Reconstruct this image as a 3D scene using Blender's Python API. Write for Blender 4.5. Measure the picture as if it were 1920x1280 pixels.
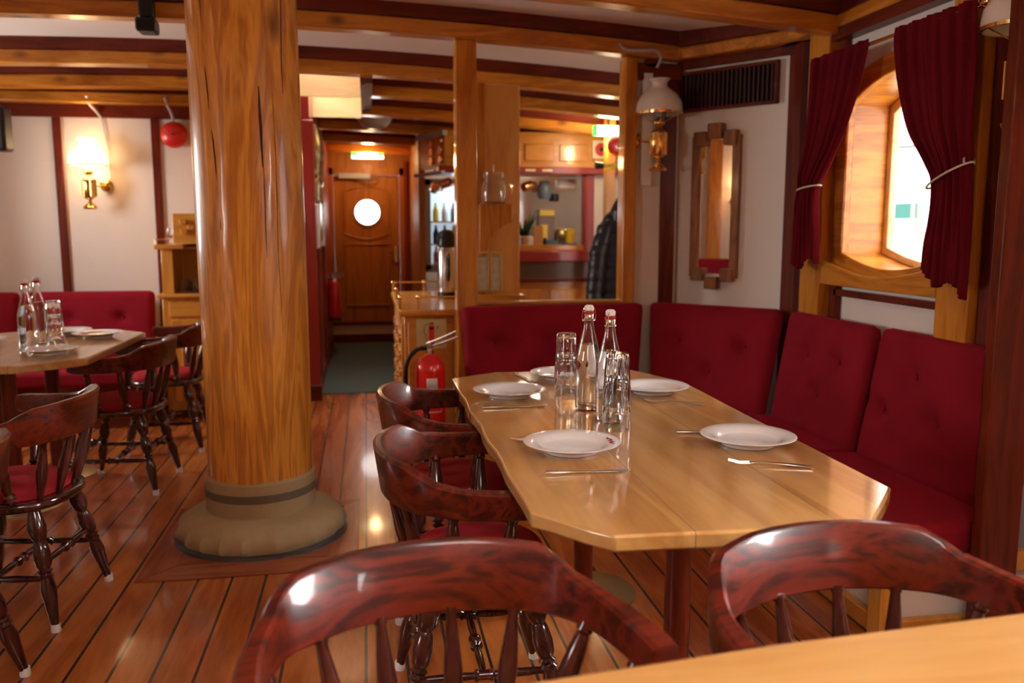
import bpy, bmesh, math, random
from mathutils import Vector, Matrix
random.seed(4)
S=bpy.context.scene; COL=S.collection
for o in list(bpy.data.objects): bpy.data.objects.remove(o)
PI=math.pi
# ---------------------------------------------------------------- camera
F=1600.; PITCH=math.radians(7.65); YAW=math.radians(9.6); H=1.32
cd=bpy.data.cameras.new('camera'); cam=bpy.data.objects.new('camera',cd); COL.objects.link(cam); S.camera=cam
cam.location=(0,0,H); cam.rotation_euler=(PI/2-PITCH,0,-YAW)
cd.sensor_width=36; cd.lens=36*F/1920; cd.clip_start=.02
cd.dof.use_dof=True; cd.dof.focus_distance=2.45; cd.dof.aperture_fstop=2.6
# ---------------------------------------------------------------- world, daylight, exposure
W=bpy.data.worlds.new('sky'); S.world=W; W.use_nodes=True
bg=W.node_tree.nodes['Background']; bg.inputs[0].default_value=(.95,.97,1,1); bg.inputs[1].default_value=1.7
S.view_settings.view_transform='Standard'; S.view_settings.look='None'; S.view_settings.gamma=1; S.view_settings.exposure=1.05
def area(name,loc,rot,sx,sy,power,col=(1,1,1)):
    l=bpy.data.lights.new(name,'AREA'); l.shape='RECTANGLE'; l.size=sx; l.size_y=sy; l.energy=power; l.color=col
    o=bpy.data.objects.new(name,l); o.location=loc; o.rotation_euler=rot; COL.objects.link(o); return o
DAY=(1,.975,.95)
def aim(loc,tgt): return (Vector(tgt)-Vector(loc)).to_track_quat('-Z','Y').to_euler()
area('daylight_outside',(5.2,4.2,3.2),aim((5.2,4.2,3.2),(2.3,3.3,1.5)),1.8,1.6,980,DAY)
area('daylight_unseen_window',(3.0,.9,1.8),aim((3.0,.9,1.8),(1.5,.9,1.3)),1.2,1.0,115,DAY)  # unseen right hull windows, added to bring more daylight into the foreground
area('daylight_unseen_window',(3.0,-.9,1.8),aim((3.0,-.9,1.8),(1.5,-.9,1.3)),1.2,1.0,60,DAY)
area('daylight_unseen_window',(-3.7,.9,1.6),(0,-PI/2,0),.95,.75,20,DAY)  # unseen port windows, added for daylight on the left side
area('daylight_unseen_window',(-3.7,5.5,1.6),(0,-PI/2,0),.95,.75,40,DAY)
area('daylight_hatch',(-.27,6.55,2.86),(0,0,0),.5,1.2,15,(1,.96,.88))
area('daylight_hatch',(.3,-.3,2.66),(0,0,0),1.0,1.0,24,(1,.95,.88))
# ---------------------------------------------------------------- materials
def mat(name):
    m=bpy.data.materials.new(name); m.use_nodes=True; return m,m.node_tree.nodes,m.node_tree.links,m.node_tree.nodes['Principled BSDF']
def plain(name,col,rough=.5,metal=0,spec=.5,emit=None,es=0,trans=0,coat=0,sheen=0,noise=0,nscale=8,bump=0,ior=1.45):
    m,n,l,p=mat(name)
    p.inputs['Base Color'].default_value=(*col,1); p.inputs['Roughness'].default_value=rough; p.inputs['Metallic'].default_value=metal
    p.inputs['Specular IOR Level'].default_value=spec; p.inputs['Transmission Weight'].default_value=trans; p.inputs['IOR'].default_value=ior
    p.inputs['Coat Weight'].default_value=coat; p.inputs['Coat Roughness'].default_value=.05
    if sheen: p.inputs['Sheen Weight'].default_value=sheen; p.inputs['Sheen Roughness'].default_value=.35; p.inputs['Sheen Tint'].default_value=(min(1,col[0]*2.2),col[1]*4,col[2]*4,1)
    if emit: p.inputs['Emission Color'].default_value=(*emit,1); p.inputs['Emission Strength'].default_value=es
    if noise or bump:
        tc=n.new('ShaderNodeTexCoord'); nz=n.new('ShaderNodeTexNoise'); nz.inputs['Scale'].default_value=nscale; nz.inputs['Detail'].default_value=5
        l.new(tc.outputs['Object'],nz.inputs['Vector'])
        if noise:
            mx=n.new('ShaderNodeMix'); mx.data_type='RGBA'; mx.inputs[6].default_value=(*[c*(1-noise) for c in col],1); mx.inputs[7].default_value=(*[min(1,c*(1+noise)) for c in col],1)
            l.new(nz.outputs['Fac'],mx.inputs[0]); l.new(mx.outputs[2],p.inputs['Base Color'])
        if bump:
            b=n.new('ShaderNodeBump'); b.inputs['Strength'].default_value=bump; b.inputs['Distance'].default_value=.01; l.new(nz.outputs['Fac'],b.inputs['Height']); l.new(b.outputs[0],p.inputs['Normal'])
    return m
def wood(name,light,dark,axis='X',ring=9.,rough=.3,coat=.4,knots=0,knotcol=(.07,.02,.006),planks=None,contrast=1.,warp=1.5,seamax='X',spec=.35):
    """planks: (width, phase, seam) strips across seamax"""
    m,n,l,p=mat(name)
    tc=n.new('ShaderNodeTexCoord'); mp=n.new('ShaderNodeMapping')
    sc={'X':(.12,1,1),'Y':(1,.12,1),'Z':(1,1,.12)}[axis]; mp.inputs['Scale'].default_value=sc
    l.new(tc.outputs['Object'],mp.inputs['Vector'])
    vec=mp.outputs[0]; rnd=None
    if planks:
        w,ph,sm=planks
        sep=n.new('ShaderNodeSeparateXYZ'); l.new(tc.outputs['Object'],sep.inputs[0])
        a=n.new('ShaderNodeMath'); a.operation='SUBTRACT'; l.new(sep.outputs[seamax],a.inputs[0]); a.inputs[1].default_value=ph
        b=n.new('ShaderNodeMath'); b.operation='DIVIDE'; l.new(a.outputs[0],b.inputs[0]); b.inputs[1].default_value=w
        fl=n.new('ShaderNodeMath'); fl.operation='FLOOR'; l.new(b.outputs[0],fl.inputs[0])
        fr=n.new('ShaderNodeMath'); fr.operation='FRACT'; l.new(b.outputs[0],fr.inputs[0])
        wn=n.new('ShaderNodeTexWhiteNoise'); wn.noise_dimensions='1D'; l.new(fl.outputs[0],wn.inputs['W']); rnd=wn.outputs['Value']
        sv=n.new('ShaderNodeVectorMath'); sv.operation='SCALE'; l.new(wn.outputs['Color'],sv.inputs[0]); sv.inputs['Scale'].default_value=7
        ad=n.new('ShaderNodeVectorMath'); ad.operation='ADD'; l.new(vec,ad.inputs[0]); l.new(sv.outputs[0],ad.inputs[1]); vec=ad.outputs[0]
        lt=n.new('ShaderNodeMath'); lt.operation='LESS_THAN'; l.new(fr.outputs[0],lt.inputs[0]); lt.inputs[1].default_value=sm/w
    n1=n.new('ShaderNodeTexNoise'); n1.inputs['Scale'].default_value=ring; n1.inputs['Detail'].default_value=3; n1.inputs['Distortion'].default_value=warp*.5; l.new(vec,n1.inputs['Vector'])
    mu=n.new('ShaderNodeMath'); mu.operation='MULTIPLY'; l.new(n1.outputs['Fac'],mu.inputs[0]); mu.inputs[1].default_value=24
    sn=n.new('ShaderNodeMath'); sn.operation='SINE'; l.new(mu.outputs[0],sn.inputs[0])
    n2=n.new('ShaderNodeTexNoise'); n2.inputs['Scale'].default_value=ring*14; n2.inputs['Detail'].default_value=4; l.new(vec,n2.inputs['Vector'])
    m1=n.new('ShaderNodeMath'); m1.operation='MULTIPLY_ADD'; l.new(sn.outputs[0],m1.inputs[0]); m1.inputs[1].default_value=.30*contrast; m1.inputs[2].default_value=.15
    m2=n.new('ShaderNodeMath'); m2.operation='MULTIPLY_ADD'; l.new(n2.outputs['Fac'],m2.inputs[0]); m2.inputs[1].default_value=.7*contrast; l.new(m1.outputs[0],m2.inputs[2])
    fac=m2.outputs[0]
    if rnd:
        m3=n.new('ShaderNodeMath'); m3.operation='MULTIPLY_ADD'; l.new(rnd,m3.inputs[0]); m3.inputs[1].default_value=.45; l.new(fac,m3.inputs[2])
        m4=n.new('ShaderNodeMath'); m4.operation='SUBTRACT'; l.new(m3.outputs[0],m4.inputs[0]); m4.inputs[1].default_value=.2; fac=m4.outputs[0]
    mx=n.new('ShaderNodeMix'); mx.data_type='RGBA'; mx.clamp_factor=True; mx.inputs[6].default_value=(*light,1); mx.inputs[7].default_value=(*dark,1); l.new(fac,mx.inputs[0]); out=mx.outputs[2]
    if knots:
        mk=n.new('ShaderNodeMapping'); mk.inputs['Scale'].default_value={'X':(.55,1,1),'Y':(1,.55,1),'Z':(1,1,.55)}[axis]; l.new(tc.outputs['Object'],mk.inputs['Vector'])
        vo=n.new('ShaderNodeTexVoronoi'); vo.inputs['Scale'].default_value=knots; l.new(mk.outputs[0],vo.inputs['Vector'])
        rp=n.new('ShaderNodeMapRange'); rp.inputs[1].default_value=.04; rp.inputs[2].default_value=.12; rp.inputs[3].default_value=.9; rp.inputs[4].default_value=0; l.new(vo.outputs['Distance'],rp.inputs[0])
        k=n.new('ShaderNodeMix'); k.data_type='RGBA'; l.new(rp.outputs[0],k.inputs[0]); l.new(out,k.inputs[6]); k.inputs[7].default_value=(*knotcol,1); out=k.outputs[2]
    if planks:
        k=n.new('ShaderNodeMix'); k.data_type='RGBA'; l.new(lt.outputs[0],k.inputs[0]); l.new(out,k.inputs[6]); k.inputs[7].default_value=(.035,.032,.026,1); out=k.outputs[2]
    l.new(out,p.inputs['Base Color']); p.inputs['Roughness'].default_value=rough; p.inputs['Specular IOR Level'].default_value=spec; p.inputs['Coat Weight'].default_value=coat; p.inputs['Coat Roughness'].default_value=.07
    b=n.new('ShaderNodeBump'); b.inputs['Strength'].default_value=.08; b.inputs['Distance'].default_value=.004; l.new(n2.outputs['Fac'],b.inputs['Height']); l.new(b.outputs[0],p.inputs['Normal'])
    return m
PL=(.66,.265,.030); PD=(.36,.105,.006)
M={}
for a in 'XYZ':
    M['pine'+a]=wood('varnished_pine_'+a,PL,PD,a,knots=3.2)
    M['maho'+a]=wood('mahogany_'+a,(.17,.022,.007),(.075,.009,.003),a,rough=.38,coat=.10,spec=.2)
    M['cab'+a]=wood('cabinet_pine_'+a,(.70,.32,.05),(.50,.175,.018),a,knots=0,contrast=.8)
M['mast']=wood('mast_pine',(.76,.33,.045),(.34,.090,.007),'Z',ring=6,rough=.3,coat=.45,knots=2.2,warp=6,contrast=.9)
M['chair']=wood('dark_cherry_stain',(.145,.014,.004),(.025,.003,.0015),'X',ring=6,rough=.36,spec=.25,coat=.32,warp=6,contrast=1.1)
M['chairdark']=wood('dark_walnut_stain',(.075,.014,.009),(.022,.005,.004),'Z',ring=9,rough=.18,coat=.7)
M['floor']=wood('deck_planks',(.52,.16,.032),(.30,.062,.011),'Y',ring=6,rough=.26,coat=.35,knots=1.7,knotcol=(.10,.025,.008),planks=(.125,-.31,.0095))
M['table']=wood('lacquered_table_pine',(.60,.33,.11),(.36,.15,.033),'Y',ring=4.5,rough=.32,coat=1.,warp=3,knots=1.3,knotcol=(.40,.17,.04),planks=(.30,-.43,.0015),contrast=.9)
M['tablex']=wood('lacquered_table_pine_cross',(.62,.33,.11),(.40,.17,.04),'X',ring=4,rough=.3,coat=1.,contrast=.9)
M['white']=plain('cream_wall_panel',(.78,.705,.63),.55,noise=.03,nscale=3)
M['ceil']=plain('cream_ceiling_panel',(.82,.70,.61),.5)
M['velvet']=plain('red_velvet',(.25,.009,.020),.85,spec=.12,sheen=.4,noise=.22,nscale=5)
M['seatred']=plain('red_seat_cloth',(.30,.016,.02),.9,spec=.1,sheen=.3,noise=.1,nscale=300)
M['curtain']=plain('crimson_curtain',(.12,.004,.008),.85,spec=.08,sheen=.25,noise=.15,nscale=10)
M['brass']=plain('polished_brass',(.83,.56,.20),.16,1)
M['dullbrass']=plain('dull_brass',(.50,.42,.22),.35,1)
M['opal']=plain('opal_glass',(.86,.80,.74),.18,coat=.5)
M['opallit']=plain('lit_opal_glass',(.9,.85,.75),.3,emit=(1,.62,.30),es=3.2)
M['glass']=plain('clear_glass',(1,1,1),.0,trans=1,ior=1.45)
M['water']=plain('water',(1,1,1),.0,trans=1,ior=1.33)
M['pane']=plain('window_glass',(1,1,1),0,trans=1,ior=1.02)
M['porcelain']=plain('white_porcelain',(.86,.85,.84),.12,coat=.6)
M['steel']=plain('brushed_steel',(.60,.58,.56),.22,1)
M['chrome']=plain('chrome',(.8,.8,.8),.08,1)
M['plug']=plain('white_stopper',(.85,.83,.8),.4)
M['rubber']=plain('red_rubber',(.55,.03,.02),.5)
M['extred']=plain('extinguisher_red',(.75,.015,.012),.22,coat=.6)
M['black']=plain('black_plastic',(.012,.012,.012),.35)
M['darkhole']=plain('dark_void',(.01,.006,.005),.8)
M['canvas']=plain('tan_canvas',(.38,.26,.13),.7,noise=.14,nscale=14,bump=.25)
M['band']=plain('brown_webbing',(.13,.095,.05),.7)
M['hoop']=plain('grey_iron_ring',(.12,.125,.12),.45,.6)
M['mat']=plain('grey_green_mat',(.085,.10,.085),.95,spec=.05,noise=.12,nscale=60)
M['mirror']=plain('mirror_silver',(.92,.92,.9),.01,1)
M['cream']=plain('cream_plastic',(.82,.72,.50),.5)
M['paper']=plain('white_label',(.80,.76,.72),.5)
M['red']=plain('red_paint',(.65,.02,.015),.35,coat=.4)
M['redwall']=plain('dark_red_panel',(.30,.022,.018),.35,coat=.4)
M['green']=plain('green_lit',(.05,.6,.1),.5,emit=(.05,.8,.1),es=1.2)
M['exitlit']=plain('exit_light_face',(.9,.9,.8),.5,emit=(1,.85,.55),es=2.5)
M['yellow']=plain('yellow_plastic',(.85,.60,.03),.4)
M['puffer']=plain('black_quilted_nylon',(.016,.016,.02),.38)
M['blue']=plain('blue_print',(.03,.09,.45),.4)
M['fridge']=plain('lit_fridge_back',(.7,.8,.85),.5,emit=(.75,.88,1),es=.25)
M['grey']=plain('grey_metal',(.30,.31,.30),.4,.5)
M['brownstone']=plain('brown_splashback',(.20,.12,.085),.4)
M['sienna']=plain('sienna_box',(.45,.20,.06),.6)
M['leaf']=plain('green_leaf',(.04,.16,.04),.5)
M['enamel']=plain('blue_grey_enamel',(.16,.22,.30),.25)
M['copper']=plain('copper',(.85,.50,.28),.25,1)
M['domeg']=plain('frosted_dome',(.55,.56,.52),.3)
M['clearjar']=plain('thick_clear_glass',(.93,.95,.95),.12,trans=1,ior=1.4)
M['rope']=plain('cream_cord',(.62,.56,.42),.7)
M['columnpine']=wood('pale_column_pine',(.80,.45,.13),(.62,.28,.06),'Z',ring=6)
M['doorwood']=wood('door_oak',(.52,.20,.03),(.34,.11,.013),'Z',ring=6,knots=2.2,coat=.05,rough=.5)
M['outside']=plain('weathered_spar',(.10,.10,.11),.9); M['outrope']=plain('pale_rope',(.27,.24,.18),.9)
M['outgreen']=plain('green_tarpaulin',(.06,.19,.15),.9)
M['greywhite']=plain('grey_strip',(.42,.43,.45),.5)
# ---------------------------------------------------------------- mesh helpers
def V(*a): return Vector(a)
class MB:
    def __init__(s): s.b=bmesh.new()
    def _xf(s,vs,loc,rot):
        if rot!=(0,0,0):
            from mathutils import Euler
            m=Euler(rot).to_matrix()
            for v in vs: v.co=m@v.co
        for v in vs: v.co+=Vector(loc)
    def box(s,c,d,rot=(0,0,0)):
        r=bmesh.ops.create_cube(s.b,size=1)
        for v in r['verts']: v.co=Vector((v.co.x*d[0],v.co.y*d[1],v.co.z*d[2]))
        s._xf(r['verts'],c,rot); return s
    def bx(s,x0,x1,y0,y1,z0,z1): return s.box(((x0+x1)/2,(y0+y1)/2,(z0+z1)/2),(abs(x1-x0),abs(y1-y0),abs(z1-z0)))
    def lathe(s,prof,o=(0,0,0),axis=(0,0,1),n=24,closed=False,squash=None):
        q=Vector((0,0,1)).rotation_difference(Vector(axis).normalized()).to_matrix()
        rings=[]
        for r,z in prof:
            if r<1e-6: rings.append([s.b.verts.new(q@Vector((0,0,z))+Vector(o))])
            else: rings.append([s.b.verts.new(q@Vector((r*math.cos(2*PI*i/n),r*math.sin(2*PI*i/n)*(squash or 1),z))+Vector(o)) for i in range(n)])
        if closed: rings.append(rings[0])
        for a,b in zip(rings,rings[1:]):
            for i in range(n):
                j=(i+1)%n
                if len(a)==1 and len(b)==1: continue
                if len(a)==1: f=(a[0],b[j],b[i])
                elif len(b)==1: f=(a[i],a[j],b[0])
                else: f=(a[i],a[j],b[j],b[i])
                try: s.b.faces.new(f)
                except ValueError: pass
        if not closed:
            for rg in (rings[0],rings[-1]):
                if len(rg)>1:
                    try: s.b.faces.new(rg)
                    except ValueError: pass
        return s
    def rod(s,p0,p1,r0,r1=None,n=12):
        p0=Vector(p0);p1=Vector(p1);d=(p1-p0); return s.lathe([(r0,0),(r0 if r1 is None else r1,d.length)],p0,d,n)
    def turned(s,p0,p1,prof,n=14):
        """prof: (t 0..1, r)"""
        p0=Vector(p0);p1=Vector(p1);d=(p1-p0);L=d.length
        return s.lathe([(0,0)]+[(r,t*L) for t,r in prof]+[(0,L)],p0,d,n)
    def tube(s,pts,r,n=8):
        pts=[Vector(p) for p in pts]; prev=None; up=Vector((0,0,1))
        for i,p in enumerate(pts):
            t=(pts[min(i+1,len(pts)-1)]-pts[max(i-1,0)]).normalized()
            a=t.cross(up)
            if a.length<.05: a=t.cross(Vector((1,0,0)))
            a.normalize(); b=a.cross(t); rr=r[i] if isinstance(r,(list,tuple)) else r
            if prev and prev[0].co is not None and i>0:
                if a.dot(pa)<0: a=-a;b=-b
            pa=a
            ring=[s.b.verts.new(p+a*rr*math.cos(2*PI*k/n)+b*rr*math.sin(2*PI*k/n)) for k in range(n)]
            if prev:
                for k in range(n): s.b.faces.new((prev[k],prev[(k+1)%n],ring[(k+1)%n],ring[k]))
            else: s.b.faces.new(ring)
            prev=ring
        s.b.faces.new(prev); return s
    def prism(s,pts,z0,z1):
        lo=[s.b.verts.new((x,y,z0)) for x,y in pts]; hi=[s.b.verts.new((x,y,z1)) for x,y in pts]
        s.b.faces.new(lo); s.b.faces.new(hi); n=len(pts)
        for i in range(n): s.b.faces.new((lo[i],lo[(i+1)%n],hi[(i+1)%n],hi[i]))
        return s
    def hexa(s,A,B):
        """loop A and loop B (equal length 3D points), capped"""
        a=[s.b.verts.new(p) for p in A]; b=[s.b.verts.new(p) for p in B]; n=len(a)
        s.b.faces.new(a); s.b.faces.new(b)
        for i in range(n): s.b.faces.new((a[i],a[(i+1)%n],b[(i+1)%n],b[i]))
        return s
    def ringplate(s,outer,inner,x0,x1):
        """outer/inner: (y,z) loops of equal count; plate between x0 and x1 with a hole"""
        n=len(outer); L=[[s.b.verts.new((x,y,z)) for y,z in lp] for x in (x0,x1) for lp in (outer,inner)]
        o0,i0,o1,i1=L
        for k in range(n):
            j=(k+1)%n
            s.b.faces.new((o0[k],o0[j],i0[j],i0[k])); s.b.faces.new((o1[k],o1[j],i1[j],i1[k]))
            s.b.faces.new((o0[k],o0[j],o1[j],o1[k])); s.b.faces.new((i0[k],i0[j],i1[j],i1[k]))
        return s
    def grid(s,P):
        vs=[[s.b.verts.new(p) for p in row] for row in P]
        for i in range(len(vs)-1):
            for j in range(len(vs[0])-1): s.b.faces.new((vs[i][j],vs[i][j+1],vs[i+1][j+1],vs[i+1][j]))
        return vs
    def build(s,name,m,parent=None,bevel=0,smooth=True,solid=0,angle=35,seg=2,sub=0):
        bmesh.ops.recalc_face_normals(s.b,faces=s.b.faces)
        vs=s.b.verts; xs=[v.co.x for v in vs];ys=[v.co.y for v in vs];zs=[v.co.z for v in vs]
        c=Vector(((min(xs)+max(xs))/2,(min(ys)+max(ys))/2,min(zs)))
        for v in vs: v.co-=c
        me=bpy.data.meshes.new(name); s.b.to_mesh(me); s.b.free(); me.materials.append(M[m] if isinstance(m,str) else m)
        if smooth:
            for p in me.polygons: p.use_smooth=True
            try: me.set_sharp_from_angle(angle=math.radians(angle))
            except Exception: pass
        o=bpy.data.objects.new(name,me); COL.objects.link(o)
        o.location=c
        if parent is not None: o.parent=parent; o.location=c-abs_loc(parent)
        if solid: md=o.modifiers.new('solidify','SOLIDIFY'); md.thickness=solid; md.offset=0
        if bevel: md=o.modifiers.new('bevel','BEVEL'); md.width=bevel; md.segments=seg; md.limit_method='ANGLE'; md.angle_limit=math.radians(40)
        if sub: md=o.modifiers.new('sub','SUBSURF'); md.levels=sub; md.render_levels=sub
        return o
def abs_loc(o):
    v=Vector(o.location)
    while o.parent: o=o.parent; v+=o.location
    return v
def tag(o,label,cat,group=None,kind=None):
    o['label']=label; o['category']=cat
    if group: o['group']=group
    if kind: o['kind']=kind
    return o
def thing(name,loc,label,cat,group=None):
    o=bpy.data.objects.new(name,None); o.empty_display_size=.05; COL.objects.link(o); o.location=loc; return tag(o,label,cat,group)
def struct(name,mb,m,**k):
    o=mb.build(name,m,**k); o['kind']='structure'; return o
def copy_tree(o,parent=None):
    c=o.copy(); COL.objects.link(c); c.parent=parent
    for ch in [x for x in bpy.data.objects if x.parent==o]: copy_tree(ch,c)
    return c
def place(proto,used,loc,rz,label,cat,group=None):
    o=proto if not used else copy_tree(proto)
    o.location=loc; o.rotation_euler=(0,0,rz); tag(o,label,cat,group); return o
def cr(pts,n=6):
    """catmull-rom through tuples"""
    P=[Vector(p) if not isinstance(p,Vector) else p for p in pts]; out=[]
    for i in range(len(P)-1):
        p0=P[max(i-1,0)];p1=P[i];p2=P[i+1];p3=P[min(i+2,len(P)-1)]
        for k in range(n):
            t=k/n; out.append(.5*((2*p1)+(p2-p0)*t+(2*p0-5*p1+4*p2-p3)*t*t+(3*p1-p0-3*p2+p3)*t**3))
    out.append(P[-1]); return out
# ---------------------------------------------------------------- room shell
def zb(x,y): return 2.35-.014*(x+1.2)**2-.045*max(0,y-4.75)      # underside of the cambered beams
struct('floor',MB().bx(-3.3,2.6,-2,10.6,-.08,0),'floor',smooth=False)
def slab(x0,x1,y0,y1,dz0,dz1,n=14,sx=1.0):
    mb=MB(); 
    lo=[];hi=[]
    for y in (y0,y1):
        for i in range(n+1):
            x=x0+(x1-x0)*i/n; lo.append(mb.b.verts.new((x,y,zb(x,y)+dz0))); hi.append(mb.b.verts.new((x,y,zb(x,y)+dz1)))
    N=n+1
    for i in range(n):
        mb.b.faces.new((lo[i],lo[i+1],lo[N+i+1],lo[N+i])); mb.b.faces.new((hi[i],hi[i+1],hi[N+i+1],hi[N+i]))
        for r in (0,N): mb.b.faces.new((lo[r+i],lo[r+i+1],hi[r+i+1],hi[r+i]))
    for i in (0,n): mb.b.faces.new((lo[i],lo[N+i],hi[N+i],hi[i]))
    return mb
HX0,HX1=-.56,-.02     # hatch width
cm=MB()
def add(mb2):
    me=bpy.data.meshes.new('t'); mb2.b.to_mesh(me); mb2.b.free(); cm.b.from_mesh(me); bpy.data.meshes.remove(me)
for a in ((-3.3,2.6,1.0,4.75),(-3.3,2.6,4.75,5.85),(-3.3,HX0,5.85,7.2),(HX1,2.6,5.85,7.2),(-3.3,2.6,7.2,10.6),(-3.3,-.25,-2,1.0),(.85,2.6,-2,1.0),(-.25,.85,-2,-.85),(-.25,.85,.25,1.0)):
    add(slab(a[0],a[1],a[2],a[3],.15,.2))
struct('ceiling',cm,'ceil',smooth=False)
# beams : (back edge y, height, x range, depth)
BE=[(1.9,.15,-3.2,2.2),(2.85,.15,-3.2,2.2),(3.83,.15,-3.2,2.2),(4.76,.15,-3.2,1.75),(5.82,.15,-3.2,2.5),(6.5,.15,-3.2,2.5),(7.3,.15,-.4,2.5),(8.1,.15,-.4,2.5),(8.9,.15,-.4,2.5),(9.6,.15,-.4,2.5)]
ti=1
for (y,h,x0,x1) in BE:
    o=struct('trim_%d'%ti,slab(x0,x1,y-.11,y,0,.08),'pineX',bevel=.008)
    f=slab(x0,x1,y-.125,y+.015,.08,.15).build('mahogany_fillet','mahoX',o); ti+=1
# hatch coaming
def sb(name,mb,m,**k):
    global ti
    o=struct('trim_%d'%ti,mb,m,**k); ti+=1; return o
M['palepine']=wood('pale_pine_board',(.74,.52,.27),(.60,.36,.14),'X',ring=5,knots=1.8,knotcol=(.5,.25,.08))
sb('c',MB().bx(HX0,HX1,6.36,6.385,2.235,2.9),'palepine'); sb('c',MB().bx(HX0,HX1,7.16,7.185,2.19,2.9),'palepine')
M['coam']=plain('brown_coaming',(.15,.055,.04),.6); sb('c',MB().bx(HX1,HX1+.03,5.83,7.19,2.24,2.9),'coam'); sb('c',MB().bx(HX0-.03,HX0,5.83,7.19,2.24,2.9),'mahoY'); sb('c',MB().bx(HX0,HX1,5.80,5.825,2.35,2.9),'pineX')
sb('c',MB().bx(HX1+.03,HX1+.08,5.83,7.19,2.25,2.40),'coam')
struct('window_4',MB().bx(HX0-.03,HX1+.03,5.80,7.19,2.9,2.91),'pane')
for (x0,x1,y0,y1) in ((-.25,-.22,-.85,.25),(.82,.85,-.85,.25),(-.25,.85,-.85,-.82),(-.25,.85,.22,.25)): sb('c',MB().bx(x0,x1,y0,y1,2.44,2.7),'pineX')
struct('window_5',MB().bx(-.25,.85,-.85,.25,2.7,2.71),'pane')
# --- left bulkhead (faces camera) y=6.75
struct('wall_left_bulkhead',MB().bx(-3.3,-.5,6.75,6.85,0,2.6),'white')
for x in (-2.83,-2.18,-1.51,-.86): sb('s',MB().bx(x-.028,x+.028,6.73,6.75,.4,2.1),'mahoZ',bevel=.004)
sb('s',MB().bx(-3.3,-.5,6.72,6.75,2.10,2.19),'mahoX',bevel=.005)
sb('s',MB().bx(-3.3,-.5,6.62,6.75,2.19,2.265),'pineX',bevel=.01); sb('s',MB().bx(-3.3,-.5,6.64,6.75,2.265,2.32),'mahoX')
# --- port hull with unseen windows added for daylight, stern wall
def loop(yc,hw,zlo,zhi,arch,dip,n=14,off=0):
    y0=yc-hw-off;y1=yc+hw+off; P=[]
    for i in range(n): t=i/n; P.append((y0+(y1-y0)*t, zlo-off-dip*math.sin(PI*t)))
    for i in range(n): t=i/n; P.append((y1,zlo-off+(zhi-zlo+2*off)*t))
    for i in range(n): t=i/n; P.append((y1+(y0-y1)*t,zhi+off+arch*math.sin(PI*t)))
    for i in range(n): t=i/n; P.append((y0,zhi+off+(zlo-zhi-2*off)*t))
    return P
def rect(y0,y1,z0,z1,n=14):
    P=[]
    for i in range(n): P.append((y0+(y1-y0)*i/n,z0))
    for i in range(n): P.append((y1,z0+(z1-z0)*i/n))
    for i in range(n): P.append((y1+(y0-y1)*i/n,z1))
    for i in range(n): P.append((y0,z1+(z0-z1)*i/n))
    return P
hull=MB()
ys=[-2,-.9-.6,-.9+.6,.9-.6,.9+.6,2.8,3.82,4.4]
for a,b in ((0,1),(2,3),(4,5),(6,7)): hull.bx(2.2,2.27,ys[a],ys[b],0,2.6)
for a,b in ((1,2),(3,4),(5,6)):
    yc=(ys[a]+ys[b])/2; hull.ringplate(rect(ys[a],ys[b],0,2.6),loop(yc,.355,1.20,1.86,.10,.06,off=.075),2.2,2.27)
struct('wall_right_hull',hull,'white',smooth=False)
wi=1
for yc in (3.31,.9,-.9):  # first window is in view; the other two are unseen, added for daylight
    fr=MB().ringplate(loop(yc,.355,1.20,1.86,.10,.06,off=.085),loop(yc,.355,1.20,1.86,.10,.06,off=0),2.165,2.205)
    w=struct('window_%d'%wi,fr,'pineY',bevel=.008); wi+=1
    MB().ringplate(loop(yc,.355,1.20,1.86,.10,.06,off=.03),loop(yc,.355,1.20,1.86,.10,.06,off=.005),2.20,2.42).build('window_reveal','pineX',w)
    MB().ringplate(loop(yc,.355,1.20,1.86,.10,.06,off=.005),loop(yc,.325,1.225,1.83,.10,.06,off=0),2.375,2.41).build('window_frame','palepine',w,bevel=.004)
    g=MB(); g.b.faces.new([g.b.verts.new((2.395,y,z)) for y,z in loop(yc,.335,1.22,1.84,.10,.06)]); g.build('pane','pane',w,smooth=False,solid=.004)
lh=MB()
for a,b in ((-2,.3),(1.5,4.9),(6.1,6.85)): lh.bx(-3.27,-3.2,a,b,0,2.6)
for a,b in ((.3,1.5),(4.9,6.1)): lh.ringplate(rect(a,b,0,2.6),loop((a+b)/2,.355,1.20,1.86,.10,.06,off=.03),-3.27,-3.2)
struct('wall_left_hull',lh,'white',smooth=False)
for yc in (.9,5.5):
    w=struct('window_%d'%(wi+2),MB().ringplate(loop(yc,.355,1.20,1.86,.10,.06,off=.085),loop(yc,.355,1.20,1.86,.10,.06,off=0),-3.205,-3.165),'pineY',bevel=.008); wi+=1
struct('wall_stern',MB().bx(-3.3,2.3,-2.08,-2,0,2.6),'cabZ')
for x in (-2.4,-1.2,0,1.2): sb('s',MB().bx(x-.03,x+.03,-2,-1.98,.4,2.1),'mahoZ')
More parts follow.
